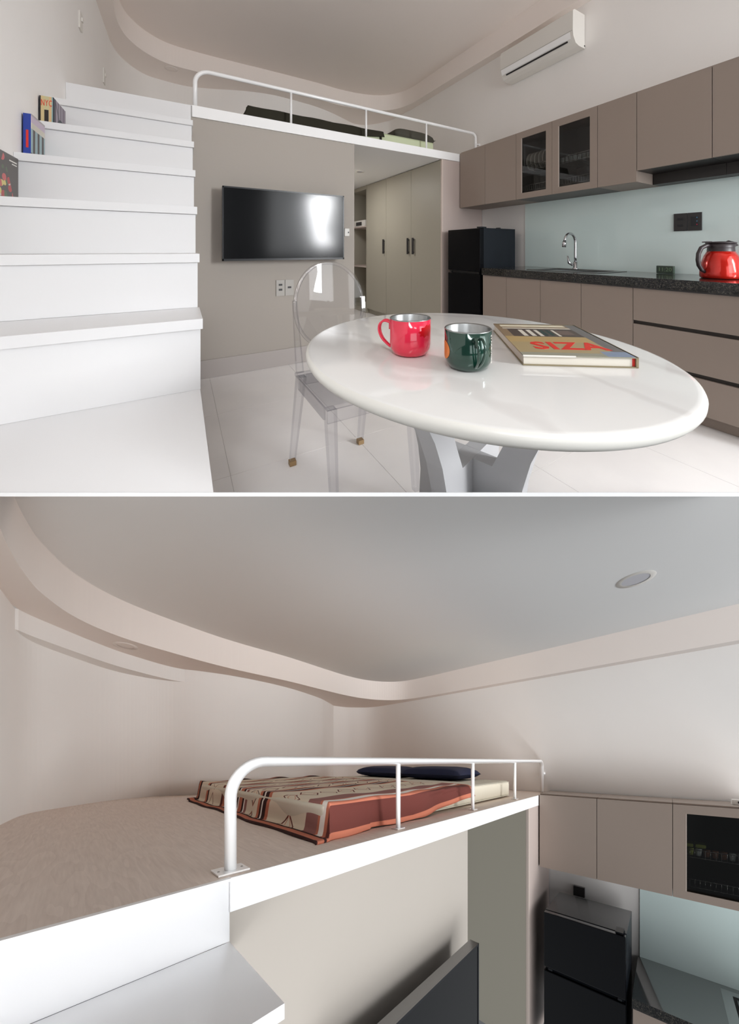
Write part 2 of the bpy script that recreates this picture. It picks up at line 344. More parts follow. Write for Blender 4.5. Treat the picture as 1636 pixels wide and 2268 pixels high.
def put(name, mb, mat, parent=None, clip=True, recalc=True, base=None, fill=True):
    """one mesh object from the builder, mapped to where the current view of the flat stands"""
    vs = V.map(np.array(mb.v)); 
    if parent is not None: o0 = Vector(parent['_base'])
    elif base is not None: o0 = Vector([float(q) for q in V.map(np.array([base]))[0]])
    else:
        a = np.array(mb.v); c = [(a[:, 0].min() + a[:, 0].max()) / 2, (a[:, 1].min() + a[:, 1].max()) / 2, a[:, 2].min()]; o0 = Vector([float(q) for q in V.map(np.array([c]))[0]])
    me = bpy.data.meshes.new(name); me.from_pydata([tuple(float(q) for q in v) for v in vs], [], mb.f); me.update()
    me.polygons.foreach_set('use_smooth', mb.sm)
    if mb.uv:
        l = me.uv_layers.new(name='UVMap')
        for fi, p in enumerate(me.polygons):
            u = mb.uv.get(fi)
            if u:
                for k, li in enumerate(p.loop_indices): l.data[li].uv = u[k]
    bm = bmesh.new(); bm.from_mesh(me)
    if recalc: bmesh.ops.recalc_face_normals(bm, faces=bm.faces[:])
    if clip:
        pc, pn = plane_of(YTOP if V.upper else YBOT)
        dist = [(v.co - pc).dot(pn) for v in bm.verts]
        if (V.upper and min(dist) < -1e-5) or (not V.upper and max(dist) > 1e-5):
            r = bmesh.ops.bisect_plane(bm, geom=bm.verts[:] + bm.edges[:] + bm.faces[:], plane_co=pc, plane_no=pn, clear_inner=V.upper, clear_outer=not V.upper)
            if fill:
                eds = [e for e in r['geom_cut'] if isinstance(e, bmesh.types.BMEdge) and len(e.link_faces) == 1]
                if eds: bmesh.ops.holes_fill(bm, edges=eds, sides=0)
    for v in bm.verts: v.co -= o0
    bm.to_mesh(me); bm.free()
    me.materials.append(MATS[mat] if isinstance(mat, str) else mat)
    o = bpy.data.objects.new(name, me); C.objects.link(o)
    o['_base'] = tuple(o0)
    if parent is not None: o.parent = parent
    else: o.location = o0
    return o
def thing(name, at, label, cat, group=None):
    o = bpy.data.objects.new(name, None); C.objects.link(o); p = V.map(np.array([at]))[0]; o.location = [float(q) for q in p]; o['_base'] = tuple(float(q) for q in p)
    o.empty_display_size = .05; return tag(o, label, cat, group)
def tag(o, label, cat, group=None):
    o['label'] = label; o['category'] = cat
    if group: o['group'] = group
    return o
def struct(name, mb, mat, parent=None, **k):
    o = put(name, mb, mat, parent, **k)
    if parent is None: o['kind'] = 'structure'
    return o
def spline(pts, per=8):
    P = [Vector((p[0], p[1], 0)) for p in pts]; out = []
    for i in range(len(P) - 1):
        a, b, c, d = P[max(i - 1, 0)], P[i], P[i + 1], P[min(i + 2, len(P) - 1)]
        for k in range(per):
            t = k / per; q = .5 * ((2 * b) + (-a + c) * t + (2 * a - 5 * b + 4 * c - d) * t * t + (-a + 3 * b - 3 * c + d) * t ** 3); out.append((q.x, q.y))
    out.append(tuple(pts[-1][:2])); return out
def offset(path, d):
    out = []
    for i, p in enumerate(path):
        a = Vector(path[max(i - 1, 0)]); b = Vector(path[min(i + 1, len(path) - 1)]); t = (b - a).normalized(); out.append((p[0] - t.y * d, p[1] + t.x * d))
    return out
def wall_strip(path, z0, z1, th=.08):
    mb = MB(); o = offset(path, th); n = len(path)
    vs = [(x, y, z0) for x, y in path] + [(x, y, z1) for x, y in path] + [(x, y, z0) for x, y in o] + [(x, y, z1) for x, y in o]
    sm = [(i, i + 1, n + i + 1, n + i) for i in range(n - 1)]
    mb.add(vs, sm + [(2 * n + i, 3 * n + i, 3 * n + i + 1, 2 * n + i + 1) for i in range(n - 1)] + [(n + i, n + i + 1, 3 * n + i + 1, 3 * n + i) for i in range(n - 1)] + [(i, 2 * n + i, 2 * n + i + 1, i + 1) for i in range(n - 1)] + [(0, n, 3 * n, 2 * n), (n - 1, 3 * n - 1, 4 * n - 1, 2 * n - 1)])
    return mb
def smooth3(P, per=5):
    P = [Vector(p) for p in P]; out = []
    for i in range(len(P) - 1):
        a, b, c, d = P[max(i - 1, 0)], P[i], P[i + 1], P[min(i + 2, len(P) - 1)]
        for k in range(per):
            t = k / per; out.append(.5 * ((2 * b) + (-a + c) * t + (2 * a - 5 * b + 4 * c - d) * t * t + (-a + 3 * b - 3 * c + d) * t ** 3))
    return out + [P[-1]]
def decal(fn, rim, rings=6):
    n = len(rim); q = MB(); vs = [fn(0, 0, .0002)] + [fn(x * (k + 1) / rings, y * (k + 1) / rings, .0002) for k in range(rings) for x, y in rim]
    fs = [(0, 1 + i, 1 + (i + 1) % n) for i in range(n)] + [(1 + k * n + i, 1 + (k + 1) * n + i, 1 + (k + 1) * n + (i + 1) % n, 1 + k * n + (i + 1) % n) for k in range(rings - 1) for i in range(n)]
    return q.add(vs, fs)
def text_mb(s, size, fn, depth=.0005, spacing=1., sx=1., bold=0.):
    cu = bpy.data.curves.new('t', 'FONT'); cu.body = s; cu.size = size; cu.extrude = depth; cu.align_x = 'CENTER'; cu.align_y = 'CENTER'; cu.space_character = spacing; cu.resolution_u = 2; cu.offset = bold
    o = bpy.data.objects.new('t', cu); C.objects.link(o); dg = bpy.context.evaluated_depsgraph_get(); me = bpy.data.meshes.new_from_object(o.evaluated_get(dg))
    mb = MB(); mb.add([fn(v.co.x * sx, v.co.y, v.co.z) for v in me.vertices], [tuple(p.vertices) for p in me.polygons])
    bpy.data.objects.remove(o); bpy.data.curves.remove(cu); bpy.data.meshes.remove(me); return mb

ORD = ['first', 'second', 'third', 'fourth', 'fifth', 'sixth', 'seventh', 'eighth']
# ------------------------------------------------------------------ shared parts of the flat
YF = 3.300; ZD = 2.245; ZU = 2.153; XC = 2.929; XK = 3.317
def railing(label):
    t = thing('guard_rail', (1.67, 3.349, ZD), label, 'railing')
    x0, x1, yr, zr, R = .091, 3.249, 3.349, 2.565, .017
    pts = [(x0, yr, ZD + .004)] + [(x0, yr, zr - .11)]
    pts += [(x0 + .11 - .11 * math.cos(a), yr, zr - .11 + .11 * math.sin(a)) for a in np.linspace(0, pi / 2, 12)[1:]]
    pts += [(x, yr, zr) for x in np.linspace(.5, x1 - .3, 5)]
    pts += [(x1 - .06 + .06 * math.sin(a), yr, zr - .06 + .06 * math.cos(a)) for a in np.linspace(0, pi / 2, 10)]
    pts += [(x1, yr, ZD + .004)]
    put('handrail', MB().tube(pts, R, 20), 'rail_white', t)
    for x in (.881, 1.672, 2.462):
        put('post', MB().tube([(x, yr, ZD + .003), (x, yr, zr - .008)], .011, 14), 'rail_white', t)
    for x, w in ((x0, .045), (.881, .028), (1.672, .028), (2.462, .028)):
        b = put('base_plate', MB().box(x - w, x + w, yr - w * .7, yr + w * .7, ZD + .0005, ZD + .006, .001), 'rail_white', t)
        for sx in (-1, 1): put('screw', MB().lathe((x + sx * w * .75, yr, ZD + .006), [(.0001, .002), (.003, .0015), (.004, 0)], 10), 'steel', b)
    put('wall_bracket', MB().tube([(x1, yr, zr - .13), (XK - .003, yr, zr - .13)], .008, 10).lathe((XK - .006, yr, zr - .13), [(.0, -.016), (.016, -.008), (.016, .008), (.0, .016)], 12), 'rail_white', t)
def television(label):
    t = thing('television', (.81, 3.2, .975), label, 'television')
    x0, x1, z0, z1, y = .279, 1.342, .975, 1.589, 3.164
    put('case', MB().box(x0, x1, y + .004, y + .05, z0, z1, .004).box(x0 + .2, x1 - .2, y + .05, y + .08, z0 + .1, z1 - .2, .01), 'black_satin', t)
    fr = MB(); b = .012
    fr.box(x0, x1, y, y + .006, z1 - b, z1).box(x0, x1, y, y + .006, z0, z0 + b * 1.4).box(x0, x0 + b * .8, y, y + .006, z0, z1).box(x1 - b * .8, x1, y, y + .006, z0, z1)
    put('bezel', fr, 'black_satin', t)
    put('screen', MB().box(x0 + b * .8, x1 - b * .8, y + .0025, y + .0045, z0 + b * 1.4, z1 - b), 'screen', t)
    put('wall_mount', MB().box(.6, 1.0, y + .078, YF + .008, 1.15, 1.4, .004), 'black_satin', t)
def wardrobe(label):
    t = thing('wardrobe', (2.98, 4.3, 0), label, 'wardrobe')
    X = 2.652; th = .02; zt = ZU - .004
    b = MB().box(X + th, XK - .01, 3.299 + .02, 5.287, .08, zt); b.box(X + .04, XK - .01, 3.32, 5.287, 0.002, .08)
    put('body', b, 'wardrobe_taupe', t)
    put('side_panel', MB().box(X + .022, XK - .006, 3.299, 3.319, .002, zt), 'cabinet_side', t)
    put('edge_strip', MB().box(X + .001, X + .022, 3.299, 3.3185, .002, zt), 'cabinet_edge', t)
    for a, c, h in ((4.633, 5.286, 4.69), (3.956, 4.629, 4.01), (3.3205, 3.952, 3.885)):
        d = put('door', MB().box(X, X + th - .001, a, c, .085, zt - .006, .0015), 'wardrobe_taupe', t)
        put('handle', MB().box(X - .03, X - .012, h - .012, h + .012, 1.005, 1.225, .002).box(X - .013, X, h - .004, h + .004, 1.02, 1.04).box(X - .013, X, h - .004, h + .004, 1.19, 1.21), 'dark_plastic', d)
def open_shelf(label):
    t = thing('shelf_unit', (2.98, 5.51, 0), label, 'shelf')
    X, a, c = 2.652, 5.29, 5.98; zt = ZU - .004
    put('frame', MB().box(X, XK - .01, a, a + .018, .002, zt).box(X, XK - .01, c, c + .018, .002, zt).box(X, XK - .01, a + .018, c, zt - .06, zt).box(XK - .03, XK - .01, a + .018, c, .002, zt - .06).box(X, XK - .03, a + .018, c, .002, .08), 'wardrobe_taupe', t)
    for z in (.784, 1.47): put('shelf', MB().box(X + .002, XK - .03, a + .018, c, z - .02, z, .001), 'cabinet_side', t)
def fridge(label):
    t = thing('fridge', (2.92, 2.93, 0), label, 'fridge')
    x0, x1, y0, y1, zt = 2.655, 3.194, 2.671, 3.185, 1.297
    put('cabinet', MB().box(x0 + .055, x1, y0, y1, .02, zt, .004), 'fridge_side', t)
    put('freezer_door', MB().box(x0, x0 + .05, y0 + .001, y1 - .001, .835, zt - .003, .006), 'black_gloss', t)
    put('door', MB().box(x0, x0 + .05, y0 + .001, y1 - .001, .04, .803, .006), 'black_gloss', t)
    put('grip_rail', MB().box(x0 + .02, x0 + .05, y0 + .01, y1 - .01, .806, .832).box(x0 + .006, x0 + .03, y1 - .06, y1 - .03, .81, .83, .004).box(x0 + .006, x0 + .03, y0 + .02, y0 + .045, .81, .83, .004), 'black_satin', t)
    put('hinge_cover', MB().box(x0 + .012, x0 + .11, y0 + .015, y0 + .06, zt, zt + .014, .003), 'black_satin', t)
    for fx, fy in ((x0 + .09, y0 + .05), (x1 - .05, y0 + .05), (x0 + .09, y1 - .05)): put('foot', MB().lathe((fx, fy, .001), [(.0, 0), (.02, 0), (.02, .03), (0, .03)], 12), 'black_satin', t)
def wall_unit(y0, y1, label, glass=False, zb=1.58, zt=2.252, group=None, hood=False):
    t = thing('wall_cabinet', (3.12, (y0 + y1) / 2, zb), label, 'cabinet', group)
    X = XC; th = .018
    if glass:
        b = MB(); e = .0008
        b.box(X + th, XK - .008, y0 + e, y0 + .014, zb, zt).box(X + th, XK - .008, y1 - .014, y1 - e, zb, zt).box(X + th, XK - .008, y0 + .014, y1 - .014, zb, zb + .014).box(X + th, XK - .008, y0 + .014, y1 - .014, zt - .014, zt).box(XK - .02, XK - .008, y0 + .014, y1 - .014, zb + .014, zt - .014)
        put('body', b, 'cabinet_inside', t)
        fr = MB(); w = .062; a, c = y0 + .0015, y1 - .0015
        fr.box(X, X + th, a, c, zt - .062, zt - .001).box(X, X + th, a, c, zb + .001, zb + .058).box(X, X + th, a, a + w, zb + .058, zt - .062).box(X, X + th, c - w, c, zb + .058, zt - .062)
        d = put('door', fr, 'cabinet_taupe', t)
        put('glass_pane', MB().box(X + .006, X + .010, a + w - .004, c - w + .004, zb + .054, zt - .058), 'cabinet_glass', d)
        put('pane_edge', MB().box(X - .0006, X + .012, c - w - .0045, c - w - .0002, zb + .058, zt - .062), 'cabinet_edge', d)
    else:
        put('body', MB().box(X + th + .001, XK - .008, y0 + .001, y1 - .001, zb, zt), 'hood_dark' if hood else 'cabinet_taupe', t)
        put('door', MB().box(X, X + th, y0 + .0018, y1 - .0018, zb + .001, zt - .001, .001), 'cabinet_taupe', t)
    put('top_panel', MB().box(X + th + .001, XK - .008, y0 + .001, y1 - .001, zt, zt + .012), 'cabinet_taupe', t)
    if hood: put('back_board', MB().box(3.18, XK - .008, y0 + .001, y1 - .001, 1.58, zb - .001), 'hood_dark', t)
    return t
def rack(y0, y1, z, label, rows=(0,)):
    t = thing('dish_rack', (3.1, (y0 + y1) / 2, z), label, 'dish rack')
    a, c = y0 + .016, y1 - .016; x0, x1 = XC + .035, XK - .03
    for x, zz in ((x0, z), (x1, z), (x0, z + .055)): put('rail', MB().tube([(x, a, zz), (x, c, zz)], .0028, 8), 'chrome', t)
    w = MB()
    for k in range(15):
        y = a + .02 + (c - a - .04) * k / 14; w.tube([(x0, y, z + .055), (x0, y, z), (x1, y, z)], .0014, 6)
    put('wire', w, 'chrome', t)
    return t
def base_unit(y0, y1, label, drawers=False, group=None):
    t = thing('base_cabinet' if not drawers else 'drawer_unit', (2.98, (y0 + y1) / 2, 0), label, 'cabinet', group)
    X = 2.66; th = .018; z0, z1 = .072, .815
    put('body', MB().box(X + th + .002, XK - .008, y0 + .001, y1 - .001, z0, .705).box(X + th + .002, X + th + .05, y0 + .001, y1 - .001, .705, z1 - .001), 'gap_dark', t)
    put('plinth', MB().box(X + .05, XK - .02, y0 + .001, y1 - .001, .001, z0 - .0005), 'cabinet_taupe', t)
    if drawers:
        for a, c in ((.585, z1 - .004), (.318, .560), (z0 + .002, .292)):
            put('drawer', MB().box(X, X + th, y0 + .0018, y1 - .0018, a, c, .001), 'cabinet_taupe', t)
    else:
        put('door', MB().box(X, X + th, y0 + .0018, y1 - .0018, z0 + .002, z1 - .004, .001), 'cabinet_taupe', t)
    return t
def worktop(label, ymin):
    t = thing('worktop', (2.98, 1.2, .82), label, 'worktop')
    # slab with an opening for the sink
    x0, x1, y1, z0, z1 = 2.645, XK - .004, 2.638, .816, .88; sx0, sx1, sy0, sy1 = 2.80, 3.19, 1.56, 2.15
    q = MB().box(x0, x1, ymin, sy0, z0, z1).box(x0, x1, sy1, y1, z0, z1).box(x0, sx0, sy0, sy1, z0, z1).box(sx1, x1, sy0, sy1, z0, z1)
    put('slab', q, 'granite', t)
    put('underside_strip', MB().box(x0 + .006, x0 + .02, ymin, y1, .8155, .8159 + .0, 0).box(x0 + .004, x0 + .012, ymin, y1, .806, .8158), 'dark_plastic', t)
    s = thing('sink', (3.0, 1.85, .80), ('stainless steel sink set in the black worktop under the tap' if V.upper else 'stainless steel sink rim at the lower right edge of the photo'), 'sink')
    r = MB(); a = .024
    r.box(sx0 - a, sx1 + a + .026, sy0 - a, sy0 + .008, z1 + .0004, z1 + .005, .001).box(sx0 - a, sx1 + a + .026, sy1 - .008, sy1 + a + .018, z1 + .0004, z1 + .005, .001).box(sx0 - a, sx0 + .008, sy0 + .008, sy1 - .008, z1 + .0004, z1 + .005, .001).box(sx1 - .008, sx1 + a + .026, sy0 + .008, sy1 - .008, z1 + .0004, z1 + .005, .001)
    put('rim', r, 'steel', s)
    g = .004; r = MB().box(sx0 + g, sx0 + g + .003, sy0 + g, sy1 - g, .72, z1 - .001).box(sx1 - g - .003, sx1 - g, sy0 + g, sy1 - g, .72, z1 - .001).box(sx0 + g, sx1 - g, sy0 + g, sy0 + g + .003, .72, z1 - .001).box(sx0 + g, sx1 - g, sy1 - g - .003, sy1 - g, .72, z1 - .001).box(sx0 + g, sx1 - g, sy0 + g, sy1 - g, .717, .72)
    put('basin', r, 'steel', s)
    q = MB()
    for k in range(9): q.tube([(sx0 + .02, sy1 - .03 - .03 * k, z1 - .01), (sx1 - .02, sy1 - .03 - .03 * k, z1 - .01)], .003, 8)
    q.tube([(sx0 + .02, sy1 - .03, z1 - .012), (sx0 + .02, sy1 - .27, z1 - .012)], .003, 8).tube([(sx1 - .02, sy1 - .03, z1 - .012), (sx1 - .02, sy1 - .27, z1 - .012)], .003, 8)
    put('drainer_grid', q, 'steel', s)
def mattress(mat, label):
    t = thing('mattress', (1.6, 4.3, ZD), label, 'mattress')
    x0, x1, y0, y1, z0, z1 = .525, 2.66, 3.455, 5.08, ZD + .001, ZD + .143
    bm = bmesh.new(); bmesh.ops.create_cube(bm, size=1)
    for v in bm.verts: v.co = Vector(((x0 + x1) / 2 + v.co.x * (x1 - x0), (y0 + y1) / 2 + v.co.y * (y1 - y0), (z0 + z1) / 2 + v.co.z * (z1 - z0)))
    bmesh.ops.bevel(bm, geom=bm.edges[:], offset=.03, segments=4, profile=.5, affect='EDGES')
    put('body', MB().bm(bm, True), mat, t)
    q = MB()
    for z in (z1 - .012, z0 + .014):
        q.tube([(x0 + .03, y0 - .001, z), (x1 - .03, y0 - .001, z), (x1 - .005, y0 + .008, z), (x1 + .001, y0 + .03, z), (x1 + .001, y1 - .03, z)], .003, 8)
    put('piping', q, mat, t)
def pillow(c, sx, sy, h, mat, label, group=None, rot=0., tilt=0.):
    q = MB(); cr, sr = math.cos(rot), math.sin(rot)
    def f(top):
        def g(u, v):
            a, b = u * 2 - 1, v * 2 - 1
            e = (1 - a ** 4) ** .45 * (1 - b ** 4) ** .45 if abs(a) < 1 and abs(b) < 1 else 0.
            pin = 1 - .10 * (1 - (a * a)) * (b * b) - .0; pin2 = 1 - .10 * (1 - b * b) * (a * a)
            x, y = a * sx / 2 * pin2, b * sy / 2 * pin
            z = h * (.42 + .58 * e * top) if top > 0 else h * .42 * (1 - e)
            z += tilt * y
            return (c[0] + x * cr - y * sr, c[1] + x * sr + y * cr, c[2] + z)
        return g
    q.grid(f(1), 20, 20).grid(f(-1), 20, 20)
    o = put('pillow', q, mat); return tag(o, label, 'pillow', group)
def blanket(mat, label, x0=.42, x1=1.90, seed=1, wav=.01, fringe=False):
    """woven cover lying over the mattress, hanging down its left end and its long front side"""
    rnd = random.Random(seed); ph = [rnd.uniform(0, 6.28) for _ in range(8)]
    mx0, my0, zt = .56, 3.455, ZD + .149
    ys = 5.14
    def f(u, v):
        # u along X: left hem on the deck, up the end of the mattress, then along the top
        s = u * (x1 - x0 + .14)
        ripu = wav * (math.sin(s * 9 + ph[0]) + .6 * math.sin(s * 21 + ph[1])); ripv = wav * (math.sin(v * 15 + ph[2]) + .7 * math.sin(v * 31 + ph[3]))
        if s < .07: x = x0 + s; zu = .006 + .004 * abs(math.sin(v * 19 + ph[4]))
        elif s < .21: k = (s - .07) / .14; x = x0 + .07 + .035 * k; zu = .006 + (.149 - .006) * math.sin(k * pi / 2)
        else: x = x0 + s - .105 + .0; zu = .149
        x += ripv * (1 if s < .15 else .3)
        # v across Y: front hem hanging, up over the edge, over the top to the back
        hang = .155 - .085 * min(1, max(0, (x - 1.1) / .8)) - .0
        tot = hang + .05 + (ys - my0 - .02); q = v * tot
        if q < hang: k = q / hang; y = my0 - .018 - .022 * (1 - k) * (1.4 if u < .3 else .8) + ripu * (1.6 - k); zv = .149 - .02 - (hang - .02) * (1 - k)
        elif q < hang + .05: k = (q - hang) / .05; y = my0 - .022 + .04 * (1 - math.cos(k * pi / 2)); zv = .149 - .02 * (1 - math.sin(k * pi / 2))
        else: y = my0 + .018 + (q - hang - .05); zv = .149
        z = min(zu, zv) + (.003 * math.sin(x * 17 + y * 11 + ph[5]) if zu > .14 and zv > .14 else 0)
        if y > ys - .06: z += .012 * max(0, math.sin(x * 16 + ph[6]))
        return (x, y, ZD + max(z, .004) + .003)
    tot = .155 + .05 + (ys - my0 - .02)
    q = MB().grid(f, 90, 110)
    t = put('blanket', q, mat, recalc=True, base=(1.1, 4.2, ZD)); tag(t, label, 'blanket')
    t.modifiers.new('thick', 'SOLIDIFY').thickness = .006
    if fringe:
        w = MB()
        for k in range(150):
            s = k / 149
            if s < .8: x = x0 + .02 + (x1 - x0) * s / .8; p = (x, my0 - .03 - rnd.random() * .02, ZD + .02)
            else: p = (x1 + .0, my0 - .02 + (s - .8) * .1, ZD + .03 + .5 * (s - .8))
            w.tube([p, (p[0] + rnd.uniform(-.01, .01), p[1] - .012, p[2] - .010), (p[0] + rnd.uniform(-.02, .02), p[1] - .016, ZD + .004)], .0022, 5)
        fo = put('fringe', w, mat, t); fo['kind'] = 'stuff'
    return t
def socket_plates(name, y0, y1, z0, z1, X, mat, label, slots):
    t = thing(name, (X, (y0 + y1) / 2, z0), label, 'socket'); m = (y0 + y1) / 2
    for i, (a, c) in enumerate(((m + .0015, y1), (y0, m - .0015))):
        p = put('plate', MB().box(X - .009, X, a, c, z0, z1, .002), mat, t); slots(i, a, c, p)
    return t

# ================================================================== UPPER VIEW
# floor of large pale tiles, ending where the dividing board begins
fl = struct('floor', MB().box(-.9, 3.5, .3, 6.2, -.03, -.004), 'grout'); 
xs = [-.455 - .65, -.455, .195, .845, 1.495, 2.145, 2.795, 3.445]; ysq = [-.34, .38, 1.10, 1.82, 2.54, 3.26, 3.98, 4.70, 5.42, 6.14]
tc = 0
for i in range(len(xs) - 1):
    for j in range(len(ysq) - 1):
        a, b, c, d = xs[i] + .0011, xs[i + 1] - .0011, ysq[j] + .0011, ysq[j + 1] - .0011
        dd = max(a * SA + c * CA, b * SA + d * CA)
        if dd < 1.56 or b < .05: continue
        struct('tile', MB().box(a, b, c, d, -.0045, 0., .0), 'floor_tile', fl)
struct('divider', MB().add([tuple(Vector((0, 0, EYE)) + Vector((r * CA + d * SA, -r * SA + d * CA, -(YTOP - CY) / F1 * d - dz))) for d in (.72, 1.60) for r in (-1.25, 1.35) for dz in (0.0003, .0086)],
       [(0, 1, 3, 2), (4, 6, 7, 5), (0, 4, 5, 1), (2, 3, 7, 6), (0, 2, 6, 4), (1, 5, 7, 3)]), 'trim_white', clip=False)
# walls
struct('wall_left', MB().box(-.78, -.70, -.2, 3.35, 0, 3.43).box(-.78, -.70, 3.35, 5.0, 0, 3.43), 'wall_white')
struct('wall_right', MB().box(XK, XK + .08, -4.2, 5.9, 0, 3.69), 'wall_white')  # unseen near end lengthened to stop the lower fill leaking in
back = spline([(-.70, 4.3), (-.70, 4.813), (-.696, 5.103), (-.655, 5.375), (-.556, 5.619), (-.425, 5.789), (-.272, 5.853), (.059, 5.894), (.407, 5.785), (.762, 5.639), (1.138, 5.554), (1.477, 5.569), (1.896, 5.639), (2.233, 5.762), (2.55, 5.93), (2.761, 6.03), (2.95, 6.0), (3.091, 5.859), (3.20, 5.66), (3.255, 5.517), (3.285, 5.2), (3.31, 4.9), (XK, 4.5)], 8)
struct('wall_back', wall_strip(back, ZD - .09, 3.43), 'wall_white')
struct('wall_back', MB().box(1.5, 3.3, 6.2, 6.25, 0, ZU), 'wall_grey')
struct('wall_middle', MB().box(.02, 1.517, YF + .010, YF + .12, 0, ZU - .001).box(1.417, 1.517, YF + .12, 6.2, 0, ZU - .001), 'wall_grey')
struct('baseboard_back', MB().box(.066, 1.5165, YF - .002, YF + .0098, .001, .15, .001), 'skirting')
struct('loft_floor', MB().prism([(.069, YF), (XK - .004, YF)] + [(XK - .004, 4.5)] + back[::-1][1:] + [(-.70, YF + .02), (.069, YF + .02)], ZU, ZD), 'loft_ceiling')
struct('trim_1', MB().box(.069, XC - .001, YF - .006, YF - .0002, ZU - .001, ZD + .0006, .001), 'trim_white')
fas = spline([(-.562, -.3), (-.562, 1.5), (-.562, 3.4), (-.562, 4.22), (-.575, 4.455), (-.565, 4.691), (-.512, 4.914), (-.377, 5.139), (-.159, 5.301), (.179, 5.345), (.60, 5.35), (1.1, 5.345), (1.802, 5.35), (2.23, 5.38), (2.65, 5.33), (2.94, 5.19), (3.10, 4.98), (3.175, 4.7), (3.185, 4.35), (3.19, 3.8), (3.205, 3.2), (3.22, 2.49), (3.21, 2.0), (3.20, 1.0), (3.20, -.3)], 8)
wl = [(-.70, -.3), (-.70, 3.3)] + back + [(XK, 3), (XK, -.3)]
struct('ceiling_soffit', MB().prism(fas + wl[::-1], 3.43, 3.69), 'ceiling_paint')
struct('ceiling', MB().prism([(-.78, 6.2), (-.78, -2.2), (3.5, -4.78), (3.5, 6.2)], 3.6901, 3.74), 'ceiling_paint')  # unseen near end lengthened and cut slantwise to block the added suns

# staircase
st = thing('staircase', (-.32, 2.2, 0), 'white staircase with six steps rising beside the grey television wall', 'staircase')
ty = [3.0, 2.70, 2.405, 2.11, 1.815, 1.52]; tz = [2.028, 1.79, 1.542, 1.293, 1.05, .806]
put('platform', MB().box(-.699, .0590, -.2, 1.56, .02, .533), 'step_white', st)
zs = [ZD - .001] + tz; ys2 = [YF] + [y + .02 for y in ty]
for k in range(7):
    zb = (tz[k] if k < 6 else .533) ; z1 = zs[k] if k == 0 else zs[k] - .040
    yb = 3.4 if k == 0 else ys2[k] + .03
    put('riser', MB().box(-.699, .060, ys2[k], min(ys2[k] + .03, yb), zb + .0005, z1), 'step_white', st)
for k in range(6):
    yb = ys2[k] - .0005
    put('tread', MB().box(-.699, .067, ty[k], yb, tz[k] - .039, tz[k], .0015), 'step_white', st)
side = MB()
for k in range(6):
    side.box(-.6, .0595, ys2[k + 1] + .031, ys2[k] - .001 if k else YF + .009, .54, tz[k] - .0395)
put('side_panel', side, 'step_white', st)

# books standing on the steps
def std_book(x0, x1, y0, y1, z0, h, spine, cover, label, name='book'):
    t = thing(name, ((x0 + x1) / 2, (y0 + y1) / 2, z0), label, 'book')
    put('pages', MB().box(x0 + .003, x1 - .003, y0 + .004, y1 - .004, z0 + .004, z0 + h - .004), 'paper', t)
    def quadbox(a, b, c, d, e, f, uv_axis, mat, nm):
        q = MB().box(a, b, c, d, e, f); fs = {}
        for fi, face in enumerate(q.f):
            pts = [q.v[i] for i in face]; q.uv[fi] = [(((p[1] - c) / (d - c)) if uv_axis == 'y' else ((p[0] - a) / (b - a)), (p[2] - e) / (f - e)) for p in pts]
        return put(nm, q, mat, t)
    quadbox(x1 - .003, x1, y0, y1, z0 + .0005, z0 + h, 'y', cover, 'front_cover'); quadbox(x0, x0 + .003, y0, y1, z0 + .0005, z0 + h, 'y', 'book_dark' if spine != 'book_blue' else 'book_blue', 'back_cover')
    quadbox(x0 + .0031, x1 - .0031, y0, y0 + .003, z0 + .0005, z0 + h, 'x', spine, 'spine')
    return t
t = std_book(-.694, -.6345, 2.745, 2.985, 1.79, .155, 'cover_skyline', 'cover_statue', 'thick city guide book with NYC spine standing on the upper step')
put('spine_lettering', text_mb('NYC', .05, lambda x, y, z: (-.664 + x * .44, 2.7445 - z, 1.905 + y), .0005, 1.1), 'print_red', t)
t = std_book(-.692, -.660, 2.50, 2.70, 1.542, .222, 'book_blue', 'cover_arcade', 'blue-spined photo book standing on the step below the NYC book')
put('spine_lettering', MB().box(-.681, -.672, 2.4985, 2.4999, 1.59, 1.68), 'print_red', t)
t = std_book(-.696, -.682, 2.12, 2.405, 1.293, .215, 'book_dark', 'cover_bouquet', 'dark book with a flower bouquet cover leaning on the wall at the left edge')
def onx(X, yc, zc): return lambda x, y, z: (X + .0003 + z, yc + x, zc + y)
put('cover_lettering', MB().box(-.6818, -.6813, 2.30, 2.385, 1.478, 1.4835).box(-.6818, -.6813, 2.33, 2.385, 1.466, 1.4705), 'print_white', t)
t = std_book(-.697, -.688, 1.95, 2.118, 1.05, .212, 'plate_grey', 'plate_grey', 'grey book at the left edge on the step below the bouquet book')

# switches on the left wall
for yy, z0, z1, lab in ((3.688, 2.818, 2.955, 'white light switch high on the left wall above the stairs'), (4.68, 2.79, 2.942, 'white light switch on the left wall just above the loft edge')):
    t = thing('light_switch', (-.70, yy, z0), lab, 'light switch'); put('plate', MB().box(-.6995, -.688, yy - .045, yy + .045, z0, z1, .002), 'plate_white', t)
    put('rocker', MB().box(-.688, -.678, yy - .012, yy + .02, (z0 + z1) / 2, (z0 + z1) / 2 + .03, .002), 'plate_white', t)

railing('white tubular guard rail along the loft above the television')
mattress('mattress_green', 'pale green mattress on the loft in the upper picture'); blanket('olive_cloth', 'dark olive crinkled blanket on the mattress with a fringed edge', .415, 1.90, 3, .006, True)
pillow((2.50, 3.86, ZD + .144), .62, .5, .20, 'olive_pillow', 'dark grey olive pillow lying on the pale green mattress')
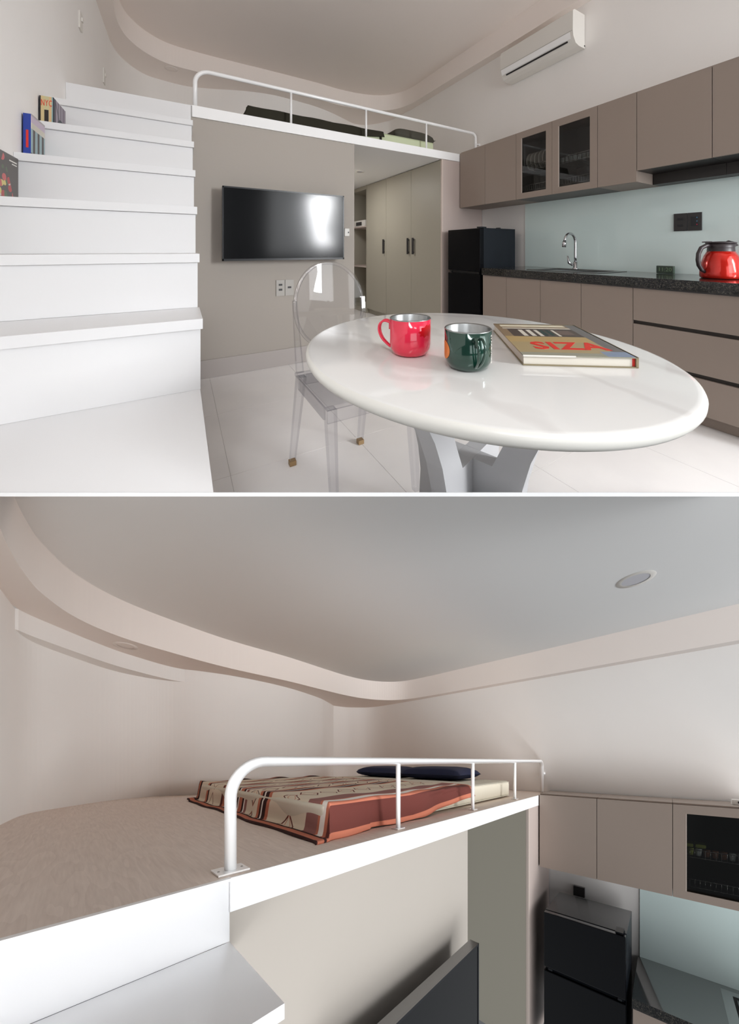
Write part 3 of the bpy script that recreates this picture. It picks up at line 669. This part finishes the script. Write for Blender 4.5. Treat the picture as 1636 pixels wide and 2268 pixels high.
# television wall
television('wall-mounted television reflecting the window, above the clear chair')
t = thing('wall_socket', (.81, YF, .642), 'double grey socket plate low on the wall under the television', 'socket')
for i, (a, c) in enumerate(((.734, .811), (.815, .893))):
    p = put('plate', MB().box(a, c, YF, YF + .0095, .642, .788, .002), 'plate_grey', t)
    for z in ((.70, .745) if i == 0 else (.718,)):
        put('outlet', MB().box((a + c) / 2 - .016, (a + c) / 2 + .016, YF - .002, YF + .001, z - .009, z + .009, .001), 'dark_plastic', p)
t = thing('light_switch', (1.43, YF, 1.205), 'small pale switch on the wall edge right of the television', 'light switch')
put('plate', MB().box(1.406, 1.456, YF - .004, YF + .0095, 1.205, 1.282, .002), 'plate_white', t); put('button', MB().box(1.44, 1.452, YF - .007, YF - .004, 1.235, 1.25, .001), 'dark_plastic', t)
# alcove
wardrobe('tall taupe three-door wardrobe under the loft behind the clear chair'); open_shelf('narrow open shelf unit beside the wardrobe at the back of the alcove')
t = thing('storage_box', (2.8, 5.6, 1.47), 'small wire storage box with a label on the upper alcove shelf', 'box')
put('body', MB().box(2.67, 2.95, 5.40, 5.86, 1.471, 1.58, .01), 'plate_white', t); put('front_label', MB().box(2.664, 2.6695, 5.52, 5.74, 1.49, 1.55), 'dark_plastic', t)
t = thing('recessed_light', (2.115, 4.426, ZU - .01), 'small round recessed light in the ceiling under the loft', 'ceiling light')
put('ring', MB().lathe((2.115, 4.426, ZU - .006), [(.04, 0), (.06, 0), (.06, .0055)], 32), 'plate_white', t); put('diffuser', MB().disc((2.115, 4.426, ZU - .004), .042, 32), 'lamp_white', t)
t = thing('recessed_light', (-.123, 5.427, 3.42), 'faint round recessed light in the curved soffit over the stairs', 'ceiling light')
put('ring', MB().lathe((-.123, 5.427, 3.426), [(.05, 0), (.075, 0), (.075, .0035)], 32), 'ceiling_paint', t); put('diffuser', MB().disc((-.123, 5.427, 3.4285), .05, 32), 'ceiling_paint', t)
fridge('black two-door fridge under the wall cabinets, behind the white table')
# air conditioner
t = thing('air_conditioner', (3.22, 2.39, 3.0), 'white wall-mounted air conditioner above the kitchen cabinets', 'air conditioner')
prof = [(XK - .004, 3.325), (3.145, 3.325), (3.122, 3.305), (3.118, 3.12), (3.128, 3.07), (3.165, 3.015), (3.215, 3.0), (XK - .004, 3.0)]
q = MB(); q.plate([(x, 1.945, z) for x, z in prof], (0, .87, 0)); put('housing', q, 'plate_white', t)
q = MB(); q.plate([(3.1165, 1.975, 3.115), (3.1165, 1.975, 3.112), (3.1285, 1.975, 3.067), (3.135, 1.975, 3.058), (3.138, 1.975, 3.06), (3.131, 1.975, 3.071)], (0, .83, 0)); put('louver', q, 'trim_white', t)
q = MB(); q.plate([(3.137, 2.01, 3.052), (3.133, 2.01, 3.05), (3.142, 2.01, 3.038), (3.147, 2.01, 3.040)], (0, .74, 0)); put('air_slot', q, 'book_dark', t)
put('panel_seam', MB().box(3.1155, 3.1175, 1.95, 2.81, 3.118, 3.1205), 'plate_grey', t); put('indicator', MB().box(3.30, XK - .003, 1.9425, 1.9448, 3.018, 3.03), 'dark_plastic', t)

# kitchen
GY = [3.288, 2.869, 2.437, 2.029, 1.613, 1.321, .881, .44, 0.0]
labs = ['taupe wall cabinet door touching the loft edge, first of the upper row', 'taupe wall cabinet door between the loft-edge door and the glass doors', 'taupe wall cabinet with the smaller glass door, nearer the loft', 'taupe wall cabinet with the larger glass door, nearer the hood', 'narrow taupe wall cabinet door right of the glass doors', 'wide shorter taupe wall cabinet door over the left part of the hood', 'shorter taupe wall cabinet door at the upper right edge of the kitchen', 'taupe wall cabinet door just outside the right edge']
for k in range(7):
    wall_unit(GY[k + 1], GY[k], labs[k], glass=k in (2, 3), zb=1.58 if k < 5 else 1.662, hood=k >= 5, group='taupe kitchen wall cabinets')
for k in (2, 3):
    y0, y1 = GY[k + 1], GY[k]
    rack(y0, y1, 1.66, 'lower chrome dish rack behind the %s glass door' % ('smaller' if k == 2 else 'larger')); rack(y0, y1, 1.86, 'upper chrome dish rack behind the %s glass door' % ('smaller' if k == 2 else 'larger'))
for k in range(6):
    yy = 2.33 - .045 * k; q = MB().tube([(3.05, yy, 1.955), (3.05, yy + .008, 1.955)], [.085, .092], 28)
    o = put('plate', q, 'plate_white'); tag(o, 'white plate standing in the rack behind the smaller glass door, %s from the loft side' % ORD[5 - k if 0 else k], 'plate', 'plates behind the smaller glass door')
for k in range(8):
    yy = 1.70 + .04 * k; q = MB().lathe((3.02, yy, 1.866), [(.001, .0), (.013, 0), (.017, .05), (.0155, .05), (.012, .004), (.001, .003)], 20)
    o = put('cup', q, 'cup_glass'); tag(o, 'small glass cup behind the larger glass door, %s from the hood side' % ORD[k], 'cup', 'cups behind the larger glass door')
YB = [2.636, 2.328, 1.956, 1.592, 1.223]
labs = ['taupe base cabinet door next to the black fridge', 'taupe base cabinet door second from the black fridge', 'taupe base cabinet door third from the fridge, below the tap', 'taupe base cabinet door beside the drawers']
for k in range(4): base_unit(YB[k + 1], YB[k], labs[k], group='taupe kitchen base cabinets')
base_unit(.24, 1.223, 'wide taupe drawer unit with three drawers at the right edge', drawers=True)
worktop('black speckled granite worktop along the kitchen wall, under the red kettle', .1)
sp = put('splashback', MB().box(XK - .010, XK - .002, .1, 2.627, .8805, 1.579), 'glass_green'); tag(sp, 'pale green glass splashback between worktop and wall cabinets', 'splashback')
t = thing('tap', (3.12, 1.92, .88), 'chrome gooseneck kitchen tap at the sink', 'tap')
pts = [(3.12, 1.92, .95)] + [(3.12, 1.92, z) for z in (1.0, 1.06, 1.12)] + [(3.037 + .083 * math.cos(a), 1.92, 1.132 + .083 * math.sin(a)) for a in np.linspace(.05, pi - .15, 16)]
put('spout', MB().tube(pts, .0115, 16), 'chrome', t); e = pts[-1]
put('spray_head', MB().tube([e, (e[0] - .006, 1.92, e[2] - .02), (e[0] - .010, 1.92, e[2] - .055)], [.014, .0175, .0165], 16), 'chrome', t)
put('base', MB().lathe((3.12, 1.92, .8855), [(.0, 0), (.027, 0), (.026, .008), (.020, .014), (.018, .07), (.0, .074)], 24), 'chrome', t)
put('lever', MB().tube([(3.10, 1.935, .925), (3.075, 1.955, .945), (3.07, 1.965, 1.01)], [.012, .013, .006], 12), 'chrome', t)
def slots(i, a, c, p):
    m = (a + c) / 2; X = XK - .0215
    if i == 0:
        for z in (1.255, 1.305): put('outlet', MB().box(X, X + .003, m - .018, m + .018, z - .010, z + .010, .003), 'black_satin', p)
    else:
        put('display', MB().box(X, X + .003, m - .022, m + .022, 1.245, 1.318, .001), 'black_satin', p)
        for k, mt in ((1.31, 'led_blue'), (1.283, 'led_blue'), (1.258, 'led_red')): put('indicator', MB().box(X - .001, X, m - .018, m - .012, k - .004, k + .003), mt, p)
socket_plates('wall_socket', 1.052, 1.226, 1.212, 1.348, XK - .0105, 'dark_plastic', 'dark double socket and control plate on the green splashback', slots)
t = thing('wall_socket', (XK, 3.02, 1.30), 'small black plug socket on the wall behind the fridge top', 'socket'); put('plate', MB().box(XK - .03, XK - .001, 2.99, 3.04, 1.30, 1.335, .003), 'dark_plastic', t)
t = thing('digital_clock', (3.24, 1.27, .881), 'small dark green digital clock on the worktop below the sockets', 'clock')
put('case', MB().box(3.225, 3.255, 1.20, 1.315, .8812, .942, .006), 'clock_green', t)
put('digits', text_mb('11:20', .042, lambda x, y, z: (3.2245 - z, 1.257 - x, .912 + y), .0004, 1.0), 'clock_digit', t)
# kettle
kx, ky = 3.02, .865
t = thing('thermos_jug', (kx, ky, .8805), 'red thermos jug with black lid and handle on the black worktop', 'jug')
put('body', MB().lathe((kx, ky, .8812), [(.0, 0), (.098, 0), (.106, .006), (.108, .02), (.107, .05), (.100, .10), (.086, .145), (.071, .176), (.0, .178)], 56), 'kettle_red', t)
put('collar', MB().lathe((kx, ky, .8812), [(.071, .1755), (.070, .178), (.068, .20), (.074, .226), (.0, .228)], 48), 'kettle_black', t)
dv = Vector((CA, -SA, 0))     # towards the right of the picture
def kp(a, b): return (kx + dv.x * a, ky + dv.y * a, .8812 + b)
lid = MB().lathe((kx, ky, .8812 + .2275), [(.0, 0), (.078, 0), (.078, .007), (.05, .012), (.0, .014)], 40)
lid.tube([kp(.05, .222), kp(.085, .222), kp(.112, .216)], [.026, .017, .004], 14); lid.tube([kp(-.06, .236), kp(-.09, .238), kp(-.122, .236)], [.006, .005, .003], 10)
put('lid', lid, 'kettle_black', t)
put('handle', MB().tube([kp(-.062, .216), kp(-.095, .214), kp(-.128, .198), kp(-.146, .16), kp(-.149, .12), kp(-.143, .085), kp(-.125, .055), kp(-.102, .040)], [.012, .013, .013, .013, .013, .013, .012, .010], 16), 'kettle_black', t)

# table
TX, TY, RX, RY = .831, .888, .528, .612
t = thing('dining_table', (TX, TY, .25), 'oval white marble-topped table on a curved white pedestal in front of the kitchen', 'table')
pr = [(.0, .75), (.97, .75), (.985, .7492), (.995, .745), (1.0, .7375), (.998, .728), (.99, .7205), (.975, .717), (.0, .717)]
tt = MB().lathe((TX, TY, 0), pr, 120, RX, RY); put('tabletop', tt, 'marble', t)
put('top_edge', MB().lathe((TX, TY, 0), [(.9851, .7493), (.9951, .7452), (1.0004, .7375), (.9984, .728), (.9903, .7203), (.975, .7168)], 120, RX, RY), 'stone_edge', t)
def arm(ang):
    ca, sa = math.cos(ang), math.sin(ang)
    P = [(.0285, .385), (.095, .385), (.13, .46), (.20, .62), (.27, .7165), (.415, .7165), (.36, .66), (.30, .60), (.255, .53), (.215, .44), (.19, .35), (.18, .27), (.185, .18), (.2, .1), (.0285, .1)]
    n = (-sa * .028, ca * .028)
    q = MB(); q.plate([(TX + ca * r - n[0], TY + sa * r - n[1], z) for r, z in P], (2 * n[0], 2 * n[1], 0)); return q
a0 = -PS - pi / 4 + .10
for k in range(4): put('leg', arm(a0 + k * pi / 2), 'leg_grey', t, fill=False)
hb = [(TX + .0396 * math.cos(a0 + pi / 4 + k * pi / 2), TY + .0396 * math.sin(a0 + pi / 4 + k * pi / 2)) for k in range(4)]
put('hub', MB().prism(hb, .1, .385), 'leg_grey', t, fill=False)

# mugs
def mug(cx, cy, R, h, mat, label, hdir, hd=None):
    t = thing('mug', (cx, cy, .7505), label, 'mug'); z = .7505
    put('body', MB().lathe((cx, cy, z), [(.0, 0), (R * .70, 0), (R * .86, .006), (R * .97, .02), (R, .035), (R, h), (R - .0025, h + .001)], 64), mat, t)
    put('steel_lining', MB().lathe((cx, cy, z), [(R - .0005, h - .001), (R + .0008, h + .001), (R - .001, h + .003), (R - .004, h), (R - .004, .02), (R * .8, .008), (.0, .007)], 64), 'steel', t)
    d = Vector((math.cos(hdir), math.sin(hdir), 0)); s = Vector((-d.y, d.x, 0)) * .009
    for w in (-1, 1):
        P = [Vector((cx, cy, z)) + d * a + s * w * k + Vector((0, 0, b)) for a, b, k in ((R - .002, h * .86, 1), (R + .018, h * .90, 1), (R + .033, h * .80, .9), (R + .036, h * .6, .8), (R + .026, h * .38, .6), (R + .006, h * .2, .35), (R - .003, h * .16, .3))]
        put('handle', MB().tube(smooth3(P), .0035, 10), mat, t)
    put('handle_clip', MB().tube([Vector((cx, cy, z)) + d * (R + .001) + Vector((0, 0, h * .92)), Vector((cx, cy, z)) + d * (R + .001) + Vector((0, 0, h * .66))], .005, 8), mat, t)
    return t
def on_cyl(cx, cy, R, ang, z0):   # decal points on a mug: x across (m), y up
    return lambda x, y, z: (cx + (R + .0006 + z) * math.cos(ang + x / R), cy + (R + .0006 + z) * math.sin(ang + x / R), z0 + y)
dirR = math.atan2(-SA, CA)     # direction pointing to the right of the picture
toCam = dirR - pi / 2
t = mug(.600, .899, .0625, .108, 'mug_red', 'red enamel mug with a red flower print, left of the green mug', dirR + pi - .25)
fp = []
for k in range(40):
    a = 2 * pi * k / 40; r = .026 + .004 * math.sin(a * 9); fp.append((r * math.cos(a) * 1.0, r * math.sin(a) * .62 + .004 * math.cos(a)))
f = on_cyl(.600, .899, .0625, toCam + .82, .7505 + .078); put('flower_print', decal(f, fp), 'mug_flower', t)
gx, gy = .666, .7155
t = mug(gx, gy, .0628, .103, 'mug_green', 'dark green metallic mug with white lettering beside the large book', toCam + .14)
f = on_cyl(gx, gy, .0628, toCam + 1.08, .7505 + .056)
put('lettering', text_mb('STARBUCKS', .0135, lambda x, y, z: f(y, -x, z), .0002, 1.05), 'print_white', t)
f = on_cyl(gx, gy, .0628, toCam - 1.42, .7505 + .05)
cp = [(.024 * math.cos(2 * pi * k / 32), .024 * math.sin(2 * pi * k / 32)) for k in range(32)]
put('orange_print', decal(f, cp, 8), 'orange_print', t)
# big book on the table
bo = Vector((.802, .644, 0)); ex = Vector((.811, -.585, 0)); ey = Vector((.585, .811, 0)).normalized(); ex = Vector((ey.y, -ey.x, 0)); BWd, BL = .300, .408
def bp3(a, b, z): v = bo + ex * a + ey * b; return (v.x, v.y, z)
def slab(a0, a1, b0, b1, z0, z1, uv=False):
    q = MB(); cs = [(a0, b0), (a1, b0), (a1, b1), (a0, b1)]; vs = [bp3(a, b, z) for z in (z0, z1) for a, b in cs]
    q.add(vs, [(3, 2, 1, 0), (4, 5, 6, 7), (0, 1, 5, 4), (1, 2, 6, 5), (2, 3, 7, 6), (3, 0, 4, 7)])
    if uv:
        for fi, fc in enumerate(q.f): q.uv[fi] = [((cs[i % 4][0] - a0) / (a1 - a0), (cs[i % 4][1] - b0) / (b1 - b0)) for i in fc]
    return q
t = thing('book', bp3(BWd / 2, BL / 2, .7503), 'large hardcover art book with red title lying on the marble table', 'book')
put('back_cover', slab(0, BWd, 0, BL, .7503, .7533), 'book_board', t); put('front_cover', slab(0, BWd, 0, BL, .7765, .7795, True), 'cover_villa', t)
put('pages', slab(.003, BWd - .012, .005, BL - .005, .7534, .7764), 'paper', t); q = slab(BWd - .004, BWd + .0025, 0, BL, .7503, .7795); put('spine', q, 'book_board', t)
put('endpaper', slab(BWd - .0119, BWd - .0041, .006, BL - .006, .7535, .7763), 'print_red', t)
put('title', text_mb('SIZA', .115, lambda x, y, z: bp3(.158 + x, .098 + y * .95, .7798 + z), .0003, 1.06, .86, bold=.0035), 'print_red', t)
put('dust_jacket_edge', slab(.0, .14, -.001, .0005, .7755, .7797), 'print_white', t)

# clear chair
t = thing('dining_chair', (.68, 1.55, 0), 'clear transparent acrylic chair with oval back at the left of the table', 'chair')
def taper(p0, p1, w0, w1, rot=0.):
    q = MB(); vs = []
    for p, w in ((p0, w0), (p1, w1)):
        for a, b in ((-1, -1), (1, -1), (1, 1), (-1, 1)): vs.append((p[0] + a * w / 2, p[1] + b * w / 2, p[2]))
    return q.add(vs, [(3, 2, 1, 0), (4, 5, 6, 7), (0, 1, 5, 4), (1, 2, 6, 5), (2, 3, 7, 6), (3, 0, 4, 7)])
feet = [((.468, 1.755), (.500, 1.715), 1), ((.840, 1.755), (.858, 1.715), 1), ((.512, 1.30), (.497, 1.31), 0), ((.872, 1.262), (.868, 1.30), 0)]
for (fx, fy), (sx, sy), back_ in feet:
    lg = put('leg', taper((fx, fy, .022), (sx, sy, .445), .026, .042), 'acrylic', t)
    if back_: put('foot_cap', MB().box(fx - .016, fx + .016, fy - .016, fy + .016, .0008, .0235, .002), 'foot_amber', lg)
# seat
put('seat', MB().box(.474, .890, 1.285, 1.74, .446, .462, .006), 'acrylic', t)
put('apron', MB().box(.48, .886, 1.29, 1.298, .395, .4455).box(.477, .485, 1.33, 1.69, .395, .4455).box(.880, .888, 1.33, 1.69, .395, .4455).box(.53, .84, 1.728, 1.736, .395, .4455), 'acrylic', t)
# oval back, leaning and curved
bc = Vector((.675, 1.80, .775)); rx, rz = .190, .222
def backp(a, b, off=0.):      # a,b in [-1,1]
    x = a * rx; z = b * rz; y = .10 * (b * rz) + -.9 * x * x * 1.0 + off
    return (bc.x + x, bc.y + y, bc.z + z)
def sh(off):
    def g(u, v):
        th = v * 2 * pi; r = u; return backp(r * math.cos(th), r * math.sin(th), off)
    return g
q = MB(); q.grid(sh(0), 12, 64).grid(sh(.010), 12, 64); put('backrest', q, 'acrylic', t)
put('back_rim', MB().tube([backp(math.cos(a), math.sin(a), .005) for a in np.linspace(0, 2 * pi, 73)], .0095, 10, caps=False), 'acrylic', t)
for sx in (-1, 1):
    p1 = backp(sx * 1.0, .15, .008); s0 = (.500 if sx < 0 else .858, 1.735, .46)
    put('back_post', MB().add([(s0[0] - .017, s0[1] - .014, s0[2]), (s0[0] + .017, s0[1] - .014, s0[2]), (s0[0] + .017, s0[1] + .014, s0[2]), (s0[0] - .017, s0[1] + .014, s0[2]), (p1[0] - .010, p1[1] - .010, p1[2]), (p1[0] + .010, p1[1] - .010, p1[2]), (p1[0] + .010, p1[1] + .010, p1[2]), (p1[0] - .010, p1[1] + .010, p1[2])], [(3, 2, 1, 0), (4, 5, 6, 7), (0, 1, 5, 4), (1, 2, 6, 5), (2, 3, 7, 6), (3, 0, 4, 7)]), 'acrylic', t)

# ================================================================== LOWER VIEW
V.map = on_slope; V.upper = False
lowp = [(-.64, 2.9), (-.60, 3.6), (-.57, 4.0), (-.53, 4.45), (-.498, 4.78), (-.43, 5.157), (-.247, 5.386), (-.002, 5.60), (.22, 5.67), (.398, 5.66), (.67, 5.56), (1.057, 5.50), (1.609, 5.546), (2.202, 5.736), (2.50, 5.90), (2.741, 6.053)]
kit = [(2.741, 6.053), (2.96, 6.02), (3.096, 5.93), (3.23, 5.80), (3.30, 5.6), (XK, 5.2), (XK, 4.5), (XK, 1.2)]
upp = [(-.62, 3.0), (-.58, 3.9), (-.53, 4.6), (-.50, 4.85), (-.455, 5.015), (-.311, 5.165), (-.015, 5.41), (.22, 5.53), (.42, 5.60), (.60, 5.596), (.80, 5.545), (1.057, 5.497), (1.609, 5.546), (2.202, 5.736), (2.50, 5.90), (2.741, 6.053)]
lw = spline(lowp, 8); up_ = spline(upp, 8); kw = spline(kit, 8)
wq = wall_strip(lw, ZD - .09, 3.31, .10); w2 = wall_strip([p for p in lw if p[1] < 5.03], 3.31, 3.43, .10); wq.add(w2.v, w2.f); w3 = wall_strip([p for p in lw if p[0] > .50 and p[1] > 5.3], 3.31, 3.43, .10); wq.add(w3.v, w3.f)
struct('wall_back', wq, 'wall_white')
struct('wall_right', wall_strip(kw, ZD - .09, 3.43, .08), 'wall_white')
struct('wall_right', MB().box(XK, XK + .08, 1.0, 5.3, -.1, ZD - .091), 'wall_white')
struct('trim_2', MB().prism([p for p in up_ if p[1] > 5.01 and p[0] < .60] + offset([p for p in lw if p[1] > 4.95 and p[0] < .64], .07)[::-1], 3.3102, 3.4299), 'wall_white')
fs2 = spline([(-.47, 2.8), (-.45, 3.5), (-.434, 4.15), (-.42, 4.35), (-.395, 4.52), (-.345, 4.70), (-.21, 4.93), (.035, 5.10), (.437, 5.21), (.86, 5.275), (1.454, 5.29), (2.0, 5.345), (2.40, 5.375), (2.72, 5.345), (2.98, 5.23), (3.147, 5.03), (3.20, 4.72), (3.205, 4.3), (3.21, 3.7), (3.215, 3.1), (3.21, 2.11), (3.20, 1.2)], 8)
struct('ceiling_soffit', MB().prism(fs2 + (up_[:-1] + kw)[::-1], 3.43, 3.69), 'ceiling_paint')
struct('ceiling', MB().add([(-1.0, 2.4, 3.6902), (3.6, .6, 3.6902), (3.6, 6.3, 3.6902), (-1.0, 6.3, 3.6902), (-1.0, 2.4, 3.74), (3.6, .6, 3.74), (3.6, 6.3, 3.74), (-1.0, 6.3, 3.74)], [(3, 2, 1, 0), (4, 5, 6, 7), (0, 1, 5, 4), (1, 2, 6, 5), (2, 3, 7, 6), (3, 0, 4, 7)]), 'loft_ceiling')
poly = [(.069, YF), (XK - .004, YF)] + [p for p in kw if p[1] > YF + .1][::-1] + [p for p in lw[::-1][1:] if p[1] > YF + .02] + [(-.62, YF)]
dk = MB().prism(poly, ZU, ZD)
for fi, fc in enumerate(dk.f): dk.uv[fi] = [(dk.v[i][0], dk.v[i][1]) for i in fc]
struct('loft_floor', dk, 'wood_deck')
struct('trim_3', MB().box(.069, XC - .001, YF - .006, YF - .0003, ZU - .001, ZD + .0006, .001), 'trim_white')
struct('trim_4', MB().box(-.66, .069, YF - .014, YF - .0003, ZD - .006, ZD + .002, .001), 'trim_white')
struct('wall_middle', MB().box(.02, 1.517, YF + .010, YF + .12, .2, ZU - .001), 'wall_grey')
st = thing('staircase', (-.3, 3.1, 1.8), 'top white step and riser of the stairs below the wooden loft floor', 'staircase')
put('riser', MB().box(-.60, .069, YF - .001, YF + .03, 2.0705, ZD - .0065), 'step_white', st)
put('tread', MB().box(-.60, .069, 3.01, YF - .0015, 2.037, 2.07, .0015), 'step_white', st)
railing('white tubular guard rail around the bed with the striped blanket')
mattress('mattress_cream', 'cream mattress under the striped blanket on the wooden loft'); blanket('blanket_weave', 'striped maroon, salmon and cream woven blanket spread over the cream mattress', .44, 1.80, 5, .006)
pillow((2.40, 4.02, ZD + .144), .46, .66, .125, 'navy_cloth', 'navy blue pillow at the head of the mattress, nearer the guard rail', 'navy pillows on the mattress')
pillow((2.42, 4.68, ZD + .144), .46, .66, .120, 'navy_cloth', 'navy blue pillow at the head of the mattress, nearer the back wall', 'navy pillows on the mattress')
t = thing('recessed_light', (2.286, 2.601, 3.68), 'round recessed ceiling light in the white ceiling of the lower picture', 'ceiling light')
put('ring', MB().lathe((2.286, 2.601, 3.687), [(.066, .0), (.090, .0), (.092, .003)], 40), 'plate_white', t); put('diffuser', MB().disc((2.286, 2.601, 3.6895), .068, 40), 'lamp_white', t)
t = thing('recessed_light', (.06, 5.265, 3.42), 'faint recessed light in the curved soffit at the upper left of the lower picture', 'ceiling light')
put('ring', MB().lathe((.06, 5.265, 3.426), [(.05, 0), (.075, 0), (.075, .0035)], 32), 'ceiling_paint', t); put('diffuser', MB().disc((.06, 5.265, 3.4285), .05, 32), 'ceiling_paint', t)
television('television on the grey wall below the wooden loft, seen from above')
wardrobe('tall taupe wardrobe below the loft edge, beside the fridge seen from above')
fridge('black two-door fridge seen from above next to the pale green splashback')
GY2 = GY[:4]
labs = ['taupe wall cabinet door at the end of the guard rail', 'second taupe wall cabinet door, above the fridge seen from above', 'taupe wall cabinet with a glass door at the right edge of the lower picture']
for k in range(3): wall_unit(GY[k + 1], GY[k], labs[k], glass=k == 2)
rack(GY[3], GY[2], 1.67, 'lower chrome dish rack in the glass cabinet of the lower picture'); rack(GY[3], GY[2], 1.88, 'upper chrome dish rack in the glass cabinet of the lower picture')
for k in range(8):
    yy = 2.385 - .038 * k; o = put('cup', MB().lathe((3.02, yy, 1.8865), [(.001, .0), (.012, 0), (.0165, .052), (.015, .052), (.011, .004), (.001, .003)], 20), ['food_green', 'food_green', 'cup_glass', 'food_brown', 'food_brown', 'food_brown', 'cup_glass', 'cup_glass'][k]); tag(o, 'small cup behind the glass door of the lower picture, %s from the left' % ORD[k], 'cup', 'cups behind the glass door, lower picture')
for k, yy in enumerate((2.36, 2.30)):
    o = put('cloth', MB().box(3.0, 3.12, yy - .026, yy + .026, 1.944 + .0, 1.972, .012), 'food_green'); tag(o, ['green folded cloth on the cups, nearer the door frame', 'green folded cloth on the cups, second from the door frame'][k], 'cloth')
base_unit(2.30, 2.636, 'taupe base cabinet beside the fridge at the bottom edge of the photo'); base_unit(1.9, 2.30, 'taupe base cabinet under the sink at the bottom right corner')
worktop('black granite worktop at the lower right corner of the photo', 1.4)
sp = put('splashback', MB().box(XK - .010, XK - .002, 1.4, 2.627, .8805, 1.579), 'glass_green'); tag(sp, 'pale green glass splashback beside the fridge seen from above', 'splashback')
t = thing('wall_socket', (XK, 3.05, 1.30), 'black plug socket on the white wall above the fridge in the lower picture', 'socket'); put('plate', MB().box(XK - .03, XK - .001, 3.005, 3.092, 1.265, 1.36, .003), 'dark_plastic', t)
t = thing('power_strip', (3.1, 2.13, 2.266), 'white power strip with black holes lying on the cabinet top at the right edge', 'power strip')
put('body', MB().box(3.06, 3.14, 2.0, 2.155, 2.2645, 2.30, .004), 'plate_white', t)
for k in range(3): put('outlet', MB().box(3.0585, 3.0605, 2.11 - .05 * k, 2.13 - .05 * k, 2.276, 2.29, .001), 'book_dark', t)
for o in bpy.data.objects:
    if '_base' in o: del o['_base']
